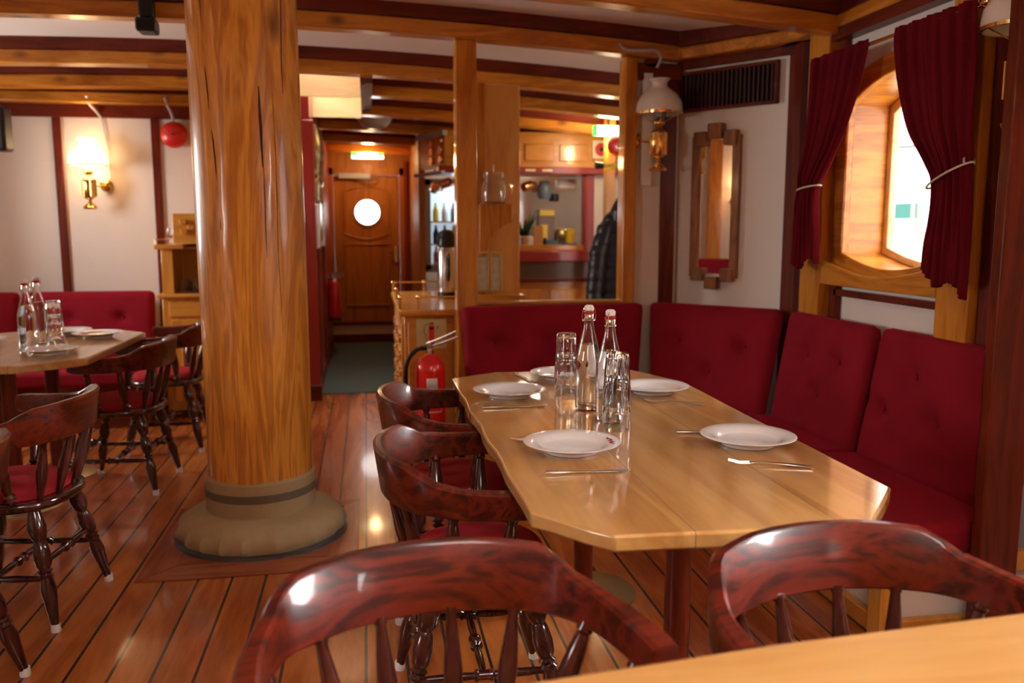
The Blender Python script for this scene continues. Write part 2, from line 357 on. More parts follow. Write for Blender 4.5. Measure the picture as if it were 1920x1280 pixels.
# hull trims round the visible window
for (y0,y1) in ((4.02,4.20),):
    sb('s',MB().bx(2.165,2.2,4.10,4.22,0,2.25),'mahoZ',bevel=.004)
sb('s',MB().bx(2.16,2.2,2.62,2.74,0,2.3),'mahoZ',bevel=.004)
sb('s',MB().bx(2.17,2.2,3.70,3.76,.85,1.1),'mahoZ'); sb('s',MB().bx(2.17,2.2,2.95,3.72,1.0,1.03),'mahoY')
sb('s',MB().bx(2.17,2.2,3.72,3.765,1.95,2.3),'mahoZ')
def clampz(y): return zb(2.1,y)
sb('s',MB().bx(2.12,2.2,1.0,3.78,2.215,2.275),'pineY',bevel=.01); sb('s',MB().bx(2.13,2.2,1.0,3.78,2.165,2.215),'mahoY',bevel=.004)
sb('s',MB().bx(2.13,2.2,1.0,3.78,2.275,2.35),'mahoY')
# hull frames (light pine posts)
for (y0,y1,lab) in ((3.785,3.965,'light pine post on the hull left of the curtained window'),(2.745,2.925,'light pine post on the hull behind the dark right curtain')):
    p=MB().bx(2.125,2.2,y0,y1,.84,2.225).build('wooden_post','pineZ',bevel=.008); tag(p,lab,'post')
# sill beam with a scooped top
A=[];n=16
for i in range(n+1):
    t=i/n; A.append((2.13,2.93+(3.78-2.93)*t,1.165-.06*math.sin(PI*t)**1.2))
A+= [(2.13,3.78,1.05),(2.13,2.93,1.05)]
o=MB().hexa(A,[(2.2,y,z) for _,y,z in A]).build('window_sill','pineY',bevel=.005); tag(o,'scooped pine sill beam spanning the two posts under the window','sill')
# --- diagonal wall B-C
DA=Vector((1.74,4.78,0)); DB=Vector((2.22,4.15,0)); dd=(DB-DA).normalized(); dn=Vector((-dd.y,dd.x,0))  # dn points out of the room
if dn.x<0: dn=-dn
ang=math.atan2(dd.y,dd.x); LD=(DB-DA).length
def dbox(mb,u0,u1,z0,z1,t0,t1):
    """box on the diagonal wall: u along, t into the room"""
    c=DA+dd*((u0+u1)/2)-dn*((t0+t1)/2); return mb.box((c.x,c.y,(z0+z1)/2),(u1-u0,t1-t0,z1-z0),(0,0,ang))
struct('wall_right_diagonal',dbox(MB(),-.02,LD+.05,0,2.6,-.06,0),'white')
sb('s',dbox(MB(),-.01,.05,0,2.24,0,.02),'mahoZ',bevel=.004); sb('s',dbox(MB(),LD-.09,LD+.01,0,2.24,0,.02),'mahoZ',bevel=.004)
sb('s',dbox(MB(),0,LD+.06,2.19,2.235,0,.025),'mahoX',bevel=.004); sb('s',dbox(MB(),-.02,LD+.1,2.235,2.30,0,.10),'pineX',bevel=.012); sb('s',dbox(MB(),-.02,LD+.1,2.30,2.40,0,.11),'mahoX')
sb('s',MB().bx(2.10,2.2,3.8,4.3,2.235,2.30),'pineY',bevel=.01); sb('s',MB().bx(2.09,2.2,3.8,4.3,2.30,2.4),'mahoY')
# vent grille
vt=thing('vent_grille',DA+dd*.42+V(0,0,1.96),'dark wooden slatted vent grille high on the diagonal wall','vent')
fr=MB(); u0,u1,z0,z1=.035,.645,1.955,2.175
for a in ((u0,u1,z1-.018,z1),(u0,u1,z0,z0+.018),(u0,u0+.02,z0,z1),(u1-.02,u1,z0,z1)): dbox(fr,*a,0,.028)
fr.build('grille_frame','mahoX',vt,bevel=.003)
dbox(MB(),u0+.01,u1-.01,z0+.01,z1-.01,0,.004).build('grille_backing','darkhole',vt)
M['slat']=plain('dark_slat',(.05,.012,.008),.3,coat=.3)
for k in range(22):
    u=u0+.035+k*(u1-u0-.07)/21
    dbox(MB(),u-.0045,u+.0045,z0+.018,z1-.018,.004,.022).build('grille_slat','slat',vt)
# mirror
mr=thing('wall_mirror',DA+dd*.35+V(0,0,.97),'tall narrow mirror in a stepped wooden frame on the diagonal wall','mirror')
M['mirrorwood']=wood('stepped_oak_frame',(.36,.15,.05),(.17,.06,.02),'Z',ring=12)
dbox(MB(),.18,.41,1.06,1.80,.004,.012).build('mirror_glass','mirror',mr)
fr=MB(); dbox(fr,.15,.195,1.04,1.815,0,.03); dbox(fr,.40,.445,1.04,1.815,0,.03); fr.build('side_rail','mirrorwood',mr,bevel=.004)
fr=MB()
for (u,z) in ((.205,1.80),(.30,1.84),(.39,1.80)): dbox(fr,u-.038-(.005 if u==.3 else 0),u+.038+(.005 if u==.3 else 0),z-.04,z+.04,0,.045 if u!=.3 else .055)
fr.build('stepped_top','mirrorwood',mr,bevel=.005)
fr=MB()
for (u,z) in ((.205,1.055),(.30,1.01),(.39,1.055)): dbox(fr,u-.038,u+.038,z-.035,z+.035,0,.045 if u!=.3 else .055)
fr.build('stepped_base','mirrorwood',mr,bevel=.005)
# --- partition behind the table
struct('wall_partition_low',MB().bx(.5,1.45,4.72,4.78,0,.885),'cabX')
sb('s',MB().bx(.49,1.46,4.70,4.80,.885,.905),'pineX',bevel=.006)
struct('wall_partition_panel',MB().bx(1.45,1.76,4.73,4.79,0,2.6),'white')
sb('s',MB().bx(1.55,1.62,4.70,4.73,2.2,2.25),'mahoX')
sb('s',MB().bx(1.45,1.76,4.70,4.73,2.13,2.22),'mahoX',bevel=.004)
sb('s',MB().bx(1.655,1.74,4.705,4.73,0,2.22),'mahoZ',bevel=.004)
# --- posts
p=MB().bx(.485,.60,4.68,4.80,0,2.31).build('wooden_post','pineZ',bevel=.01); tag(p,'knotty pine post at the left end of the red bench','post')
p=MB().bx(1.425,1.50,4.68,4.80,.0,2.25).build('wooden_post','pineZ',bevel=.01); tag(p,'thin reddish pine post between the dark jacket and the wall lamp','post')
p=MB().bx(1.862,2.0,2.27,2.315,0,2.26).build('wooden_post','mahoZ',bevel=.006); tag(p,'wide dark mahogany board standing at the near end of the bench','post')
# --- hull beyond (right) and back shell
struct('wall_galley_right',MB().bx(2.5,2.57,4.3,10.6,0,2.6),'white')
struct('wall_galley_back',MB().bx(.5,2.57,9.3,9.36,0,2.6),'white')
struct('wall_corridor_left',MB().bx(-.5,-.40,6.62,10.2,0,2.5),'redwall')
sb('s',MB().bx(-.52,-.37,6.585,6.63,.10,2.1),'redwall',bevel=.006); sb('s',MB().bx(-.53,-.36,6.57,6.65,0,.12),'mahoX',bevel=.006)
sb('s',MB().bx(-.40,-.385,6.7,9.9,0,.10),'mahoY'); sb('s',MB().bx(-.40,-.38,7.05,7.12,.1,2.1),'mahoZ'); sb('s',MB().bx(-.40,-.38,8.0,8.07,.1,2.1),'mahoZ')
struct('wall_corridor_right',MB().bx(.50,.56,8.3,10.2,0,2.5),'doorwood')
# door wall
struct('wall_corridor_end',MB().bx(-.5,-.41,10.0,10.1,0,2.6).bx(.43,.6,10.0,10.1,0,2.6).bx(-.41,.43,10.0,10.1,1.98,2.6),'doorwood')
dr=struct('door_1',MB().bx(-.36,.38,10.02,10.06,.22,1.90),'doorwood',bevel=.006)
fr=MB().bx(-.42,-.36,9.96,10.02,.2,1.98).bx(.38,.44,9.96,10.02,.2,1.98).bx(-.42,.44,9.96,10.02,1.90,1.98); fr.build('door_frame','doorwood',dr)
fr=MB().bx(-.44,-.41,9.95,9.97,.0,2.06).bx(.43,.46,9.95,9.97,.0,2.06); fr.build('door_lining','redwall',dr)
def arcpanel(z0,z1,a0,a1):
    mb=MB(); P=[]
    for i in range(13):
        t=i/12; P.append((-.24+.50*t,10.012,z0-a0*math.sin(PI*t)))
    for i in range(13):
        t=1-i/12; P.append((-.24+.50*t,10.012,z1+a1*math.sin(PI*t)))
    P.append(P[0]); return mb.tube(P,.008,6)
arcpanel(1.24,1.72,.06,.05).build('upper_moulding','doorwood',dr); arcpanel(.42,1.12,0,0).build('lower_moulding','doorwood',dr)
M['porthole']=plain('bright_porthole_glass',(.9,.9,.9),.4,emit=(1,1,1),es=3)
MB().lathe([(0,0),(.14,0),(.14,.012),(0,.012)],(.015,10.0,1.485),(0,1,0),32).build('porthole','porthole',dr)
MB().lathe([(.14,0),(.162,0),(.162,.02),(.14,.02)],(.015,9.995,1.485),(0,1,0),32,closed=True).build('porthole_ring','doorwood',dr)
MB().bx(-.30,.06,9.93,9.96,1.86,1.92).build('door_closer','greywhite',dr,bevel=.006)
MB().tube([(-.1,9.94,1.85),(.05,9.9,1.84),(.14,9.94,1.85)],.008).build('closer_arm','steel',dr)
MB().bx(.315,.345,9.995,10.02,.92,1.10).tube([(.33,9.99,1.03),(.33,9.96,1.03),(.25,9.96,1.03)],.008).build('door_handle','steel',dr)
sb('s',MB().bx(-.42,.44,9.9,10.06,.10,.205),'white'); sb('s',MB().bx(-.42,.46,9.86,10.06,.0,.10),'mahoX'); sb('s',MB().bx(-.42,.46,9.88,10.02,.205,.235),'mahoX')
MB_=MB().bx(-.38,.52,6.82,9.86,0,.008).build('floor_mat','mat'); tag(MB_,'grey green rubber mat running along the corridor to the door','mat')
o=MB().prism([(.02,6.45),(.22,6.40),(.30,6.62),(.10,6.60)],0,.006).build('floor_plate','hoop'); tag(o,'small dark metal plate on the planks just before the corridor mat','plate')
# exit light over the door, ceiling dome
e=thing('exit_sign',(.03,9.55,2.04),'small lit exit sign hanging above the corridor door','sign')
MB().bx(-.14,.20,9.53,9.56,2.05,2.11).build('lit_face','exitlit',e,bevel=.004); MB().bx(-.14,-.08,9.524,9.532,2.08,2.115).bx(.14,.20,9.524,9.532,2.08,2.115).build('green_mark','green',e)
l=bpy.data.lights.new('exit_glow','POINT'); l.energy=4.5; l.color=(1,.55,.22); l.shadow_soft_size=.06; lo=bpy.data.objects.new('exit_glow',l); COL.objects.link(lo); lo.location=(.03,9.46,2.02)
d=thing('ceiling_dome_lamp',(.09,7.95,2.2),'round frosted dome lamp on the corridor ceiling, unlit','ceiling lamp')
MB().lathe([(0,-.10),(.06,-.095),(.11,-.07),(.145,-.03),(.155,0)],(.09,7.8,2.27),(0,0,1),24).build('dome','domeg',d); MB().lathe([(.16,0),(.16,.03),(0,.03)],(.09,7.8,2.27)).build('dome_base','steel',d)
# ---------------------------------------------------------------- mast
mast=thing('mast',(-.475,3.72,0),'thick varnished pine mast rising from a canvas collar','mast')
mb=MB(); N=64; R=48; P=[]
for i in range(R+1):
    z=.20+(2.36-.20)*i/R; row=[]
    for k in range(N):
        a=2*PI*k/N
        r=.217+.003*math.sin(3*a+z*1.3)+.002*math.sin(7*a+2*z)
        # drying cracks
        for (ca,w,dp,z0,z1,sl) in ((4.31,.022,.008,1.3,2.4,-.33),(5.56,.02,.006,1.8,2.4,0),(5.08,.018,.006,1.5,1.9,0),(5.2,.016,.005,.6,1.3,0)):
            if z0<z<z1:
                c=ca+sl*(z-z0)+.012*math.sin(z*9); dlt=abs((a-c+PI)%(2*PI)-PI)
                r-=0 if dlt>.06 else dp*(1-dlt/.06)
        row.append((-.475+r*math.cos(a),3.72+r*math.sin(a),z))
    row.append(row[0]); P.append(row)
mb.grid(P); bmesh.ops.remove_doubles(mb.b,verts=mb.b.verts,dist=1e-5); mb.build('mast_pole','mast',mast,angle=50)
# crack lines as thin dark splits set in the pole
M['crack']=plain('dark_split',(.05,.018,.006),.8)
for (ca,z0,z1,sl,w) in ((4.45,.85,2.36,.31,.0030),(5.56,1.84,2.36,0,.002),(5.08,1.55,1.86,.0,.0055),(5.12,1.2,1.6,.06,.002),(5.35,.9,1.84,.02,.0014)):
    mb=MB(); P=[]
    for i in range(30):
        z=z0+(z1-z0)*i/29; a=ca-sl*(z-z0)+.012*math.sin(z*9); r=.2162
        P.append((-.475+r*math.cos(a),3.72+r*math.sin(a),z))
    mb.tube(P,[w*(.3+.7*math.sin(PI*i/29)) for i in range(30)],6).build('drying_crack','crack',mast)
MB().lathe([(.222,.12),(.23,.13),(.228,.27),(.219,.28)],(-.475,3.72,0),n=64).build('collar_band','canvas',mast)
MB().lathe([(.2275,.0),(.233,.004),(.233,.032),(.2275,.036)],(-.475,3.72,.195),n=64,closed=True).build('collar_strap','band',mast)
mb=MB(); P=[]
for i in range(15):
    t=i/14; row=[]
    for k in range(121):
        a=2*PI*k/120; r=.222+.118*(math.sin(t*PI/2)**1.6)**.8*1.0; z=.135-.115*t**1.15
        pk=.020*t*t*max(0,math.sin(a*19+2*math.sin(a*3)))**2*(1 if t<.97 else .3)
        bul=.022*math.sin(PI*min(1,t*1.0))
        row.append((-.475+(r+bul+pk)*math.cos(a),3.72+(r+bul+pk)*math.sin(a),z+bul*.6+pk*.4))
    P.append(row)
mb.grid(P); bmesh.ops.remove_doubles(mb.b,verts=mb.b.verts,dist=1e-5); mb.build('canvas_skirt','canvas',mast)
MB().lathe([(.325,0),(.362,0),(.362,.018),(.325,.022)],(-.475,3.72,.002),n=64,closed=True).build('iron_ring','hoop',mast)
# mast partners : framed planks in the floor
sb('s',MB().hexa([(-.885,3.23,.001),(-.06,3.23,.001),(-.19,3.37,.001),(-.755,3.37,.001)],[(-.885,3.23,.006),(-.06,3.23,.006),(-.19,3.37,.006),(-.755,3.37,.006)]),'mahoX')
M['partner']=wood('red_stained_plank',(.34,.085,.03),(.20,.04,.015),'X',ring=6,coat=.5,rough=.25)
M['partnery']=wood('red_stained_plank_y',(.34,.085,.03),(.20,.04,.015),'Y',ring=6,coat=.5,rough=.25)
for o_ in [x for x in bpy.data.objects if x.name=='trim_%d'%(ti-1)]: o_.data.materials[0]=M['partner']
def flat(P,m):
    return sb('s',MB().hexa([(x,y,.001) for x,y in P],[(x,y,.006) for x,y in P]),m)
flat([(-.885,3.235),(-.755,3.375),(-.755,3.95),(-.885,4.08)],'partnery'); flat([(-.06,3.235),(-.19,3.375),(-.19,3.95),(-.06,4.08)],'partnery'); flat([(-.885,4.085),(-.755,3.955),(-.19,3.955),(-.06,4.085)],'partner')
flat([(-.755,3.375),(-.19,3.375),(-.19,3.95),(-.755,3.95)],'partner')
# ---------------------------------------------------------------- upholstery
def lerp(a,b,t): return a+(b-a)*t
def cushion(name,BL,BR,TL,TR,thick,buttons,label,group,m='velvet',round_=.10,nu=48,nv=36,cat='cushion',squashk=0.035):
    """front face corners; body extends behind by thick. buttons: (u,v)"""
    BL,BR,TL,TR=map(Vector,(BL,BR,TL,TR)); nrm=(BR-BL).cross(TL-BL).normalized()
    c=(BL+BR+TL+TR)/4
    if nrm.dot(Vector((.6,1.2,1.0))-c)<0 and c.x>0: nrm=-nrm
    if c.x<-2.9 and c.y<5:
        if nrm.x<0: nrm=-nrm
    elif c.x<0 and nrm.y>0: nrm=-nrm
    W_=((BR-BL).length+(TR-TL).length)/2; H_=((TL-BL).length+(TR-BR).length)/2
    mb=MB(); F_=[];B_=[]
    er=.055
    def cr_(s,L):   # distance to nearest edge -> roundness factor
        d=min(s,L-s); return 1 if d>er else math.sqrt(max(0,1-(1-d/er)**2))
    for j in range(nv+1):
        fv=j/nv; v=.5-.5*math.cos(PI*fv) if False else fv
        # denser at the edges
        v=fv+.0
        rf=[];rb=[]
        for i in range(nu+1):
            u=i/nu
            uu=u-math.sin(2*PI*u)*.06; vv=v-math.sin(2*PI*v)*.06
            p=lerp(lerp(BL,BR,uu),lerp(TL,TR,uu),vv)
            # rounded corners in plan
            cu=min(uu,1-uu)*W_; cv=min(vv,1-vv)*H_; rr=.045
            if cu<rr and cv<rr:
                dx=rr-cu; dy=rr-cv; q=math.hypot(dx,dy)
                if q>rr:
                    s_=rr/q; ix=(dx-dx*s_); iy=(dy-dy*s_)
                    eu=(BR-BL).normalized(); ev=(TL-BL).normalized()
                    p=p+eu*(ix if uu<.5 else -ix)+ev*(iy if vv<.5 else -iy)
            k=cr_(uu*W_,W_)*cr_(vv*H_,H_)
            h=thick*.5*k+.012*math.sin(PI*uu)*math.sin(PI*vv)
            for (bu,bv) in buttons:
                du=(uu-bu)*W_; dv=(vv-bv)*H_; d=math.hypot(du,dv)
                h-=.022*math.exp(-(d/.024)**2)+.030*math.exp(-(d/.055)**2)
                an=math.atan2(dv,du); h-=.011*math.exp(-(d/.11)**2)*max(0,math.cos(an*2+.6))**6
            rf.append(p+nrm*(h-thick*.5)); rb.append(p-nrm*(thick*.5+thick*.5*k))
        F_.append(rf);B_.append(rb)
    mb.grid(F_); mb.grid(B_)
    bmesh.ops.remove_doubles(mb.b,verts=mb.b.verts,dist=2e-4)
    t=thing(name,BL*.5+BR*.5-nrm*thick*.5,label,cat,group)
    mb.build('upholstery',m,t,angle=80)
    for (bu,bv) in buttons:
        p=lerp(lerp(BL,BR,bu),lerp(TL,TR,bu),bv)-nrm*.034
        MB().lathe([(0,.007),(.008,.005),(.011,0),(.008,-.004),(0,-.005)],p,nrm,12).build('button',m,t)
    return t
G1='backrest cushions round the right table'
cushion('backrest_cushion',(.53,4.50,.36),(1.50,4.55,.36),(.50,4.60,.895),(1.545,4.61,.90),.08,[(.175,.63),(.49,.63),(.36,.33),(.665,.33),(.84,.63)],'wide red velvet backrest between the pine post and the wall corner',G1)
cushion('backrest_cushion',(1.53,4.50,.36),(1.93,3.93,.36),(1.56,4.63,.905),(2.11,4.11,.90),.08,[(.24,.63),(.76,.63),(.5,.36)],'red velvet backrest below the stepped mirror on the diagonal wall',G1)
cushion('backrest_cushion',(1.96,3.93,.36),(1.98,3.24,.36),(2.07,3.97,.91),(2.09,3.27,.91),.08,[(.3,.66),(.68,.66),(.5,.36)],'red velvet backrest on the hull directly under the window',G1)
cushion('backrest_cushion',(1.98,3.20,.36),(2.0,2.36,.36),(2.09,3.22,.915),(2.10,2.36,.91),.08,[(.30,.70),(.75,.70),(.12,.42),(.50,.42)],'large red velvet backrest nearest the dark mahogany board',G1)
# seats (right)
def seat(name,pts,z0,z1,label,group):
    t=thing(name,(sum(p[0] for p in pts)/len(pts),sum(p[1] for p in pts)/len(pts),z0),label,'seat cushion',group)
    MB().prism(pts,z0,z1).build('upholstery','velvet',t,bevel=.03,seg=4); return t
seat('seat_cushion',[(1.56,2.35),(2.05,2.35),(2.05,3.24),(1.56,3.24)],.27,.38,'red bench seat cushion nearest the dark mahogany board','seat cushions of the right bench')
seat('seat_cushion',[(1.56,3.245),(2.05,3.245),(2.05,3.93),(1.93,4.05),(1.56,3.78)],.27,.38,'red bench seat cushion under the window','seat cushions of the right bench')
seat('seat_cushion',[(1.56,3.79),(1.92,4.06),(1.52,4.58),(1.30,4.12),(1.35,4.05)],.27,.38,'red bench seat cushion in the diagonal corner','seat cushions of the right bench')
seat('seat_cushion',[(.52,4.12),(1.29,4.12),(1.51,4.58),(.52,4.56)],.27,.38,'red bench seat cushion beside the fire extinguisher','seat cushions of the right bench')
bs=thing('bench_base',(1.8,3.2,0),'pine framed white bench base under the right seat cushions','bench')
mb=MB().bx(1.60,1.63,2.38,3.8,.20,.27).bx(1.60,1.63,2.38,3.8,.0,.06).bx(1.60,2.15,2.36,2.39,.2,.27).bx(1.60,2.15,2.36,2.39,0,.06)
mb.build('frame_rail','cabY',bs,bevel=.004)
for (x,y) in ((1.575,2.33),(1.575,3.1),(1.575,3.75)): MB().bx(x,x+.055,y,y+.07,0,.27).build('leg','cabZ',bs,bevel=.004)
MB().bx(1.635,1.65,2.4,3.8,.05,.22).bx(1.65,2.15,2.40,2.415,.05,.22).build('base_panel','white',bs)
mb=MB(); mb.bx(.55,1.35,4.16,4.18,0,.27); mb.hexa([(1.35,4.16,0),(1.62,3.8,0),(1.64,3.82,0),(1.37,4.18,0)],[(1.35,4.16,.27),(1.62,3.8,.27),(1.64,3.82,.27),(1.37,4.18,.27)])
mb.build('corner_panel','cabX',bs)
# left bench
G2='backrest cushions of the left bench'
cushion('backrest_cushion',(-2.43,6.48,.36),(-1.54,6.48,.36),(-2.43,6.56,.865),(-1.54,6.56,.865),.10,[(.36,.62),(.75,.62),(.56,.30),(.12,.30)],'dark red backrest on the left wall beside the glass cabinet',G2)
cushion('backrest_cushion',(-3.15,6.48,.36),(-2.46,6.48,.36),(-3.15,6.56,.865),(-2.46,6.56,.865),.10,[(.3,.62),(.7,.62)],'dark red backrest at the left edge, cut by the picture',G2)
seat('seat_cushion',[(-2.43,5.85),(-1.44,5.85),(-1.44,6.5),(-2.43,6.5)],.28,.39,'red seat cushion of the left bench beside the glass cabinet','seat cushions of the left bench')
seat('seat_cushion',[(-3.15,5.85),(-2.44,5.85),(-2.44,6.5),(-3.15,6.5)],.28,.39,'red seat cushion at the far left of the left bench','seat cushions of the left bench')
bs=thing('bench_base',(-2.3,6.2,0),'dark fronted bench base along the left wall','bench')
MB().bx(-3.15,-1.44,5.89,5.92,0,.28).bx(-3.15,-1.44,5.92,6.7,.24,.28).build('base_panel','mahoX',bs,bevel=.004)
# ---------------------------------------------------------------- tables
def table(pts,legs,label,disc=True,m='table',thick=.035,z=.74):
    cx=sum(p[0] for p in pts)/len(pts); cy=sum(p[1] for p in pts)/len(pts)
    t=thing('dining_table',(cx,cy,0),label,'table','varnished octagonal dining tables')
    MB().prism(pts,z-thick,z).build('tabletop',m,t,bevel=.006,seg=3)
    for (x,y) in legs:
        L=MB().lathe([(.034,.02),(.034,z-thick-.02)],(x,y,0),n=24).build('leg','mahoZ',t)
        MB().lathe([(0,z-thick-.02),(.12,z-thick-.02),(.12,z-thick),(0,z-thick)],(x,y,0),n=24).build('leg_flange','dullbrass',L)
        MB().lathe([(0,0),(.19,0),(.19,.006),(.17,.009),(.04,.022),(.034,.03),(0,.03)],(x,y,0),n=36).build('base_disc','dullbrass',L)
    return t
def wavy(a,b,n,amp,ph):
    a=Vector(a);b=Vector(b);d=(b-a);nn=Vector((-d.y,d.x)).normalized();return [tuple(a+d*(i/n)+nn*amp*math.sin(ph+i*1.7)*math.sin(PI*i/n)) for i in range(n)]
R1=wavy((.32,1.66),(.45,1.50),4,.003,0)+wavy((.45,1.50),(.97,1.475),4,.002,1)+wavy((.97,1.475),(1.15,1.69),4,.002,0)+wavy((1.15,1.69),(1.17,3.03),6,.003,2)+wavy((1.17,3.03),(1.06,3.32),4,.002,1)+wavy((1.06,3.32),(.50,3.36),5,.003,0)+wavy((.50,3.36),(.31,3.24),4,.004,1)+wavy((.31,3.24),(.32,1.66),16,.0055,1)
table(R1,[(.78,2.02),(.75,2.88)],'octagonal honey pine table laid with five plates')
L1=[(-1.45,3.84),(-1.24,4.03),(-1.22,4.97),(-1.38,5.12),(-1.95,5.12),(-2.12,4.95),(-2.12,4.05),(-1.95,3.84)]
table(L1,[(-1.66,4.25),(-1.66,4.8)],'octagonal pine table on the left in front of the wall bench')
L2=[(-1.36,3.40),(-1.50,3.56),(-2.1,3.58),(-2.25,3.4),(-2.25,2.2),(-2.1,2.05),(-1.5,2.05),(-1.36,2.2)]
table(L2,[(-1.62,3.2),(-1.8,2.5)],'pine table of which only a corner shows at the left edge')
FG=[(.02,.80),(.17,1.01),(.55,1.055),(.97,1.085),(1.6,1.09),(1.75,.95),(1.75,-.3),(1.6,-.45),(.2,-.45),(.02,-.3)]
table(FG,[(.55,.45),(1.2,.2)],'blurred pine table in the foreground at the bottom right',m='tablex')
# ---------------------------------------------------------------- captain's chair (faces +Y in its own frame)
def make_chair():
    t=thing('captain_chair',(0,0,0),'','chair','dark captain chairs with red seats')
    K=[(.303,.135,.692,.645,.040),(.304,.10,.697,.631,.044),(.300,.02,.697,.630,.040),(.285,-.06,.702,.630,.034),(.255,-.125,.715,.632,.032),(.208,-.178,.750,.630,.029),(.11,-.225,.756,.629,.028),(0,-.24,.757,.629,.028)]
    full=[k for k in K]+[(-k[0],)+k[1:] for k in reversed(K[:-1])]
    # interpolate
    P=[];n=4
    for i in range(len(full)-1):
        p0=full[max(i-1,0)];p1=full[i];p2=full[i+1];p3=full[min(i+2,len(full)-1)]
        for s in range(n):
            u=s/n; row=[]
            for c in range(5):
                a,b,c_,d=p0[c],p1[c],p2[c],p3[c]
                if c==2: row.append(b+(c_-b)*u)
                else: row.append(.5*((2*b)+(c_-a)*u+(2*a-5*b+4*c_-d)*u*u+(3*b-a-3*c_+d)*u**3))
            P.append(row)
    P.append(list(full[-1]))
    mb=MB(); prev=None
    for i,(x,y,zt,zb_,th) in enumerate(P):
        a=P[max(i-1,0)];b=P[min(i+1,len(P)-1)]
        tx,ty=b[0]-a[0],b[1]-a[1]; L=math.hypot(tx,ty); nx,ny=-ty/L,tx/L   # outward?
        if nx*x+ny*(y+.02)<0: nx,ny=-nx,-ny
        lean=.018*max(0,(zt-.70)/.06); h=zt-zb_; e=.005
        if i in (0,len(P)-1): zt-=.010; zb_+=.010; th*=.55
        sec=[(-th/2,zb_+e),(-th/2+e,zb_),(th/2-e,zb_),(th/2,zb_+e),(th/2+lean,zt-e*1.4),(th/2+lean-e*1.4,zt),(-th/2+lean+e*1.4,zt),(-th/2+lean,zt-e*1.4)]
        ring=[mb.b.verts.new((x+nx*s,y+ny*s,z)) for s,z in sec]
        if prev:
            for k in range(8): mb.b.faces.new((prev[k],prev[(k+1)%8],ring[(k+1)%8],ring[k]))
        else: mb.b.faces.new(ring)
        prev=ring
    mb.b.faces.new(prev)
    mb.build('backrest_rail','chair',t,angle=42)
    # seat
    pts=[]
    for i in range(40):
        a=2*PI*i/40; c,s=math.cos(a),math.sin(a); r=1/((abs(c)**2.6+abs(s)**2.6)**(1/2.6))
        w=.222 if s>0 else .222-.02*abs(s); pts.append((c*r*w,s*r*.205-.0))
    MB().prism(pts,.395,.428).build('seat','chairdark',t,bevel=.012,seg=3)
    mb=MB(); pr=[]
    rings=[(1,.429),(1.005,.440),(.97,.452),(.85,.462),(.6,.468),(.3,.471)]
    prev=None
    for sc,z in rings:
        ring=[mb.b.verts.new((x*.875*sc,y*.875*sc+.012,z)) for x,y in pts]
        if prev:
            for k in range(40): mb.b.faces.new((prev[k],prev[(k+1)%40],ring[(k+1)%40],ring[k]))
        else: mb.b.faces.new(ring)
        prev=ring
    mb.b.faces.new(prev); mb.build('seat_pad','seatred',t,angle=80)
    sp=[(0,.010),(.12,.011),(.35,.017),(.5,.018),(.75,.013),(.93,.0095),(.95,.012),(1,.011)]
    def crest(xt,yt): return (xt,yt,.635)
    for sx in (-1,1):
        for (xb,yb,xt,yt) in ((.055,-.172,.065,-.228),(.135,-.150,.175,-.195)):
            MB().turned((sx*xb,yb,.425),(sx*xt,yt,.637),sp,12).build('spindle','chairdark',t)
        ap=[(0,.013),(.06,.009),(.10,.020),(.13,.009),(.16,.019),(.20,.013),(.40,.019),(.55,.021),(.80,.015),(.90,.011),(.93,.015),(1,.013)]
        MB().turned((sx*.185,-.085,.425),(sx*.272,-.085,.64),ap,14).build('arm_post','chairdark',t)
        MB().turned((sx*.205,.045,.425),(sx*.298,.055,.635),ap,14).build('arm_post','chairdark',t)
    lp=[(0,.017),(.06,.021),(.16,.029),(.24,.026),(.28,.017),(.31,.022),(.40,.027),(.48,.024),(.51,.017),(.53,.024),(.55,.017),(.57,.024),(.59,.019),(.68,.025),(.80,.020),(.96,.013),(1,.013)]
    legs={}
    for sx in (-1,1):
        for sy in (-1,1):
            a=V(sx*.135,sy*.125,.40); b=V(sx*.205,sy*.205,.012); legs[(sx,sy)]=(a,b)
            L=MB().turned(a,b,lp,16).build('leg','chairdark',t)
            MB().lathe([(0,0),(.0145,0),(.0155,.004),(.0145,.026),(0,.026)],(b.x,b.y,0)).build('white_foot','plug',L)
    st=[(0,.008),(.1,.010),(.3,.012),(.42,.009),(.44,.018),(.46,.013),(.54,.013),(.56,.018),(.58,.009),(.7,.012),(.9,.010),(1,.008)]
    def at(k,z): a,b=legs[k]; u=(a.z-z)/(a.z-b.z); return a+(b-a)*u
    for sx in (-1,1): MB().turned(at((sx,-1),.17),at((sx,1),.17),st,12).build('stretcher','chairdark',t)
    MB().turned((at((-1,-1),.17)+at((-1,1),.17))/2,(at((1,-1),.17)+at((1,1),.17))/2,st,12).build('stretcher','chairdark',t)
    for sy in (-1,1): MB().turned(at((-1,sy),.22),at((1,sy),.22),st,12).build('stretcher','chairdark',t)
    return t
ch=make_chair(); CG='dark captain chairs with red seats'
spots=[((.275,2.235),-90,'dark captain chair nearest the mast, pushed in at the left side of the plate-laid table'),
 ((.29,2.94),-91,'dark captain chair by the fire extinguisher, farther one at the left side of the table'),
 ((.112,1.235),190,'large blurred captain chair back at the bottom centre foreground'),
 ((.845,1.205),188,'foreground captain chair at the bottom right behind the blurred table edge'),
 ((-1.215,3.10),83,'captain chair at the left standing closest to the canvas mast collar, rail in full view'),
 ((-1.24,2.39),88,'captain chair cut by the left edge of the picture'),
 ((-1.25,4.56),86,'captain chair pushed up to the right side of the far left table'),
 ((-1.20,5.35),92,'farthest captain chair, in front of the pine glass cabinet')]
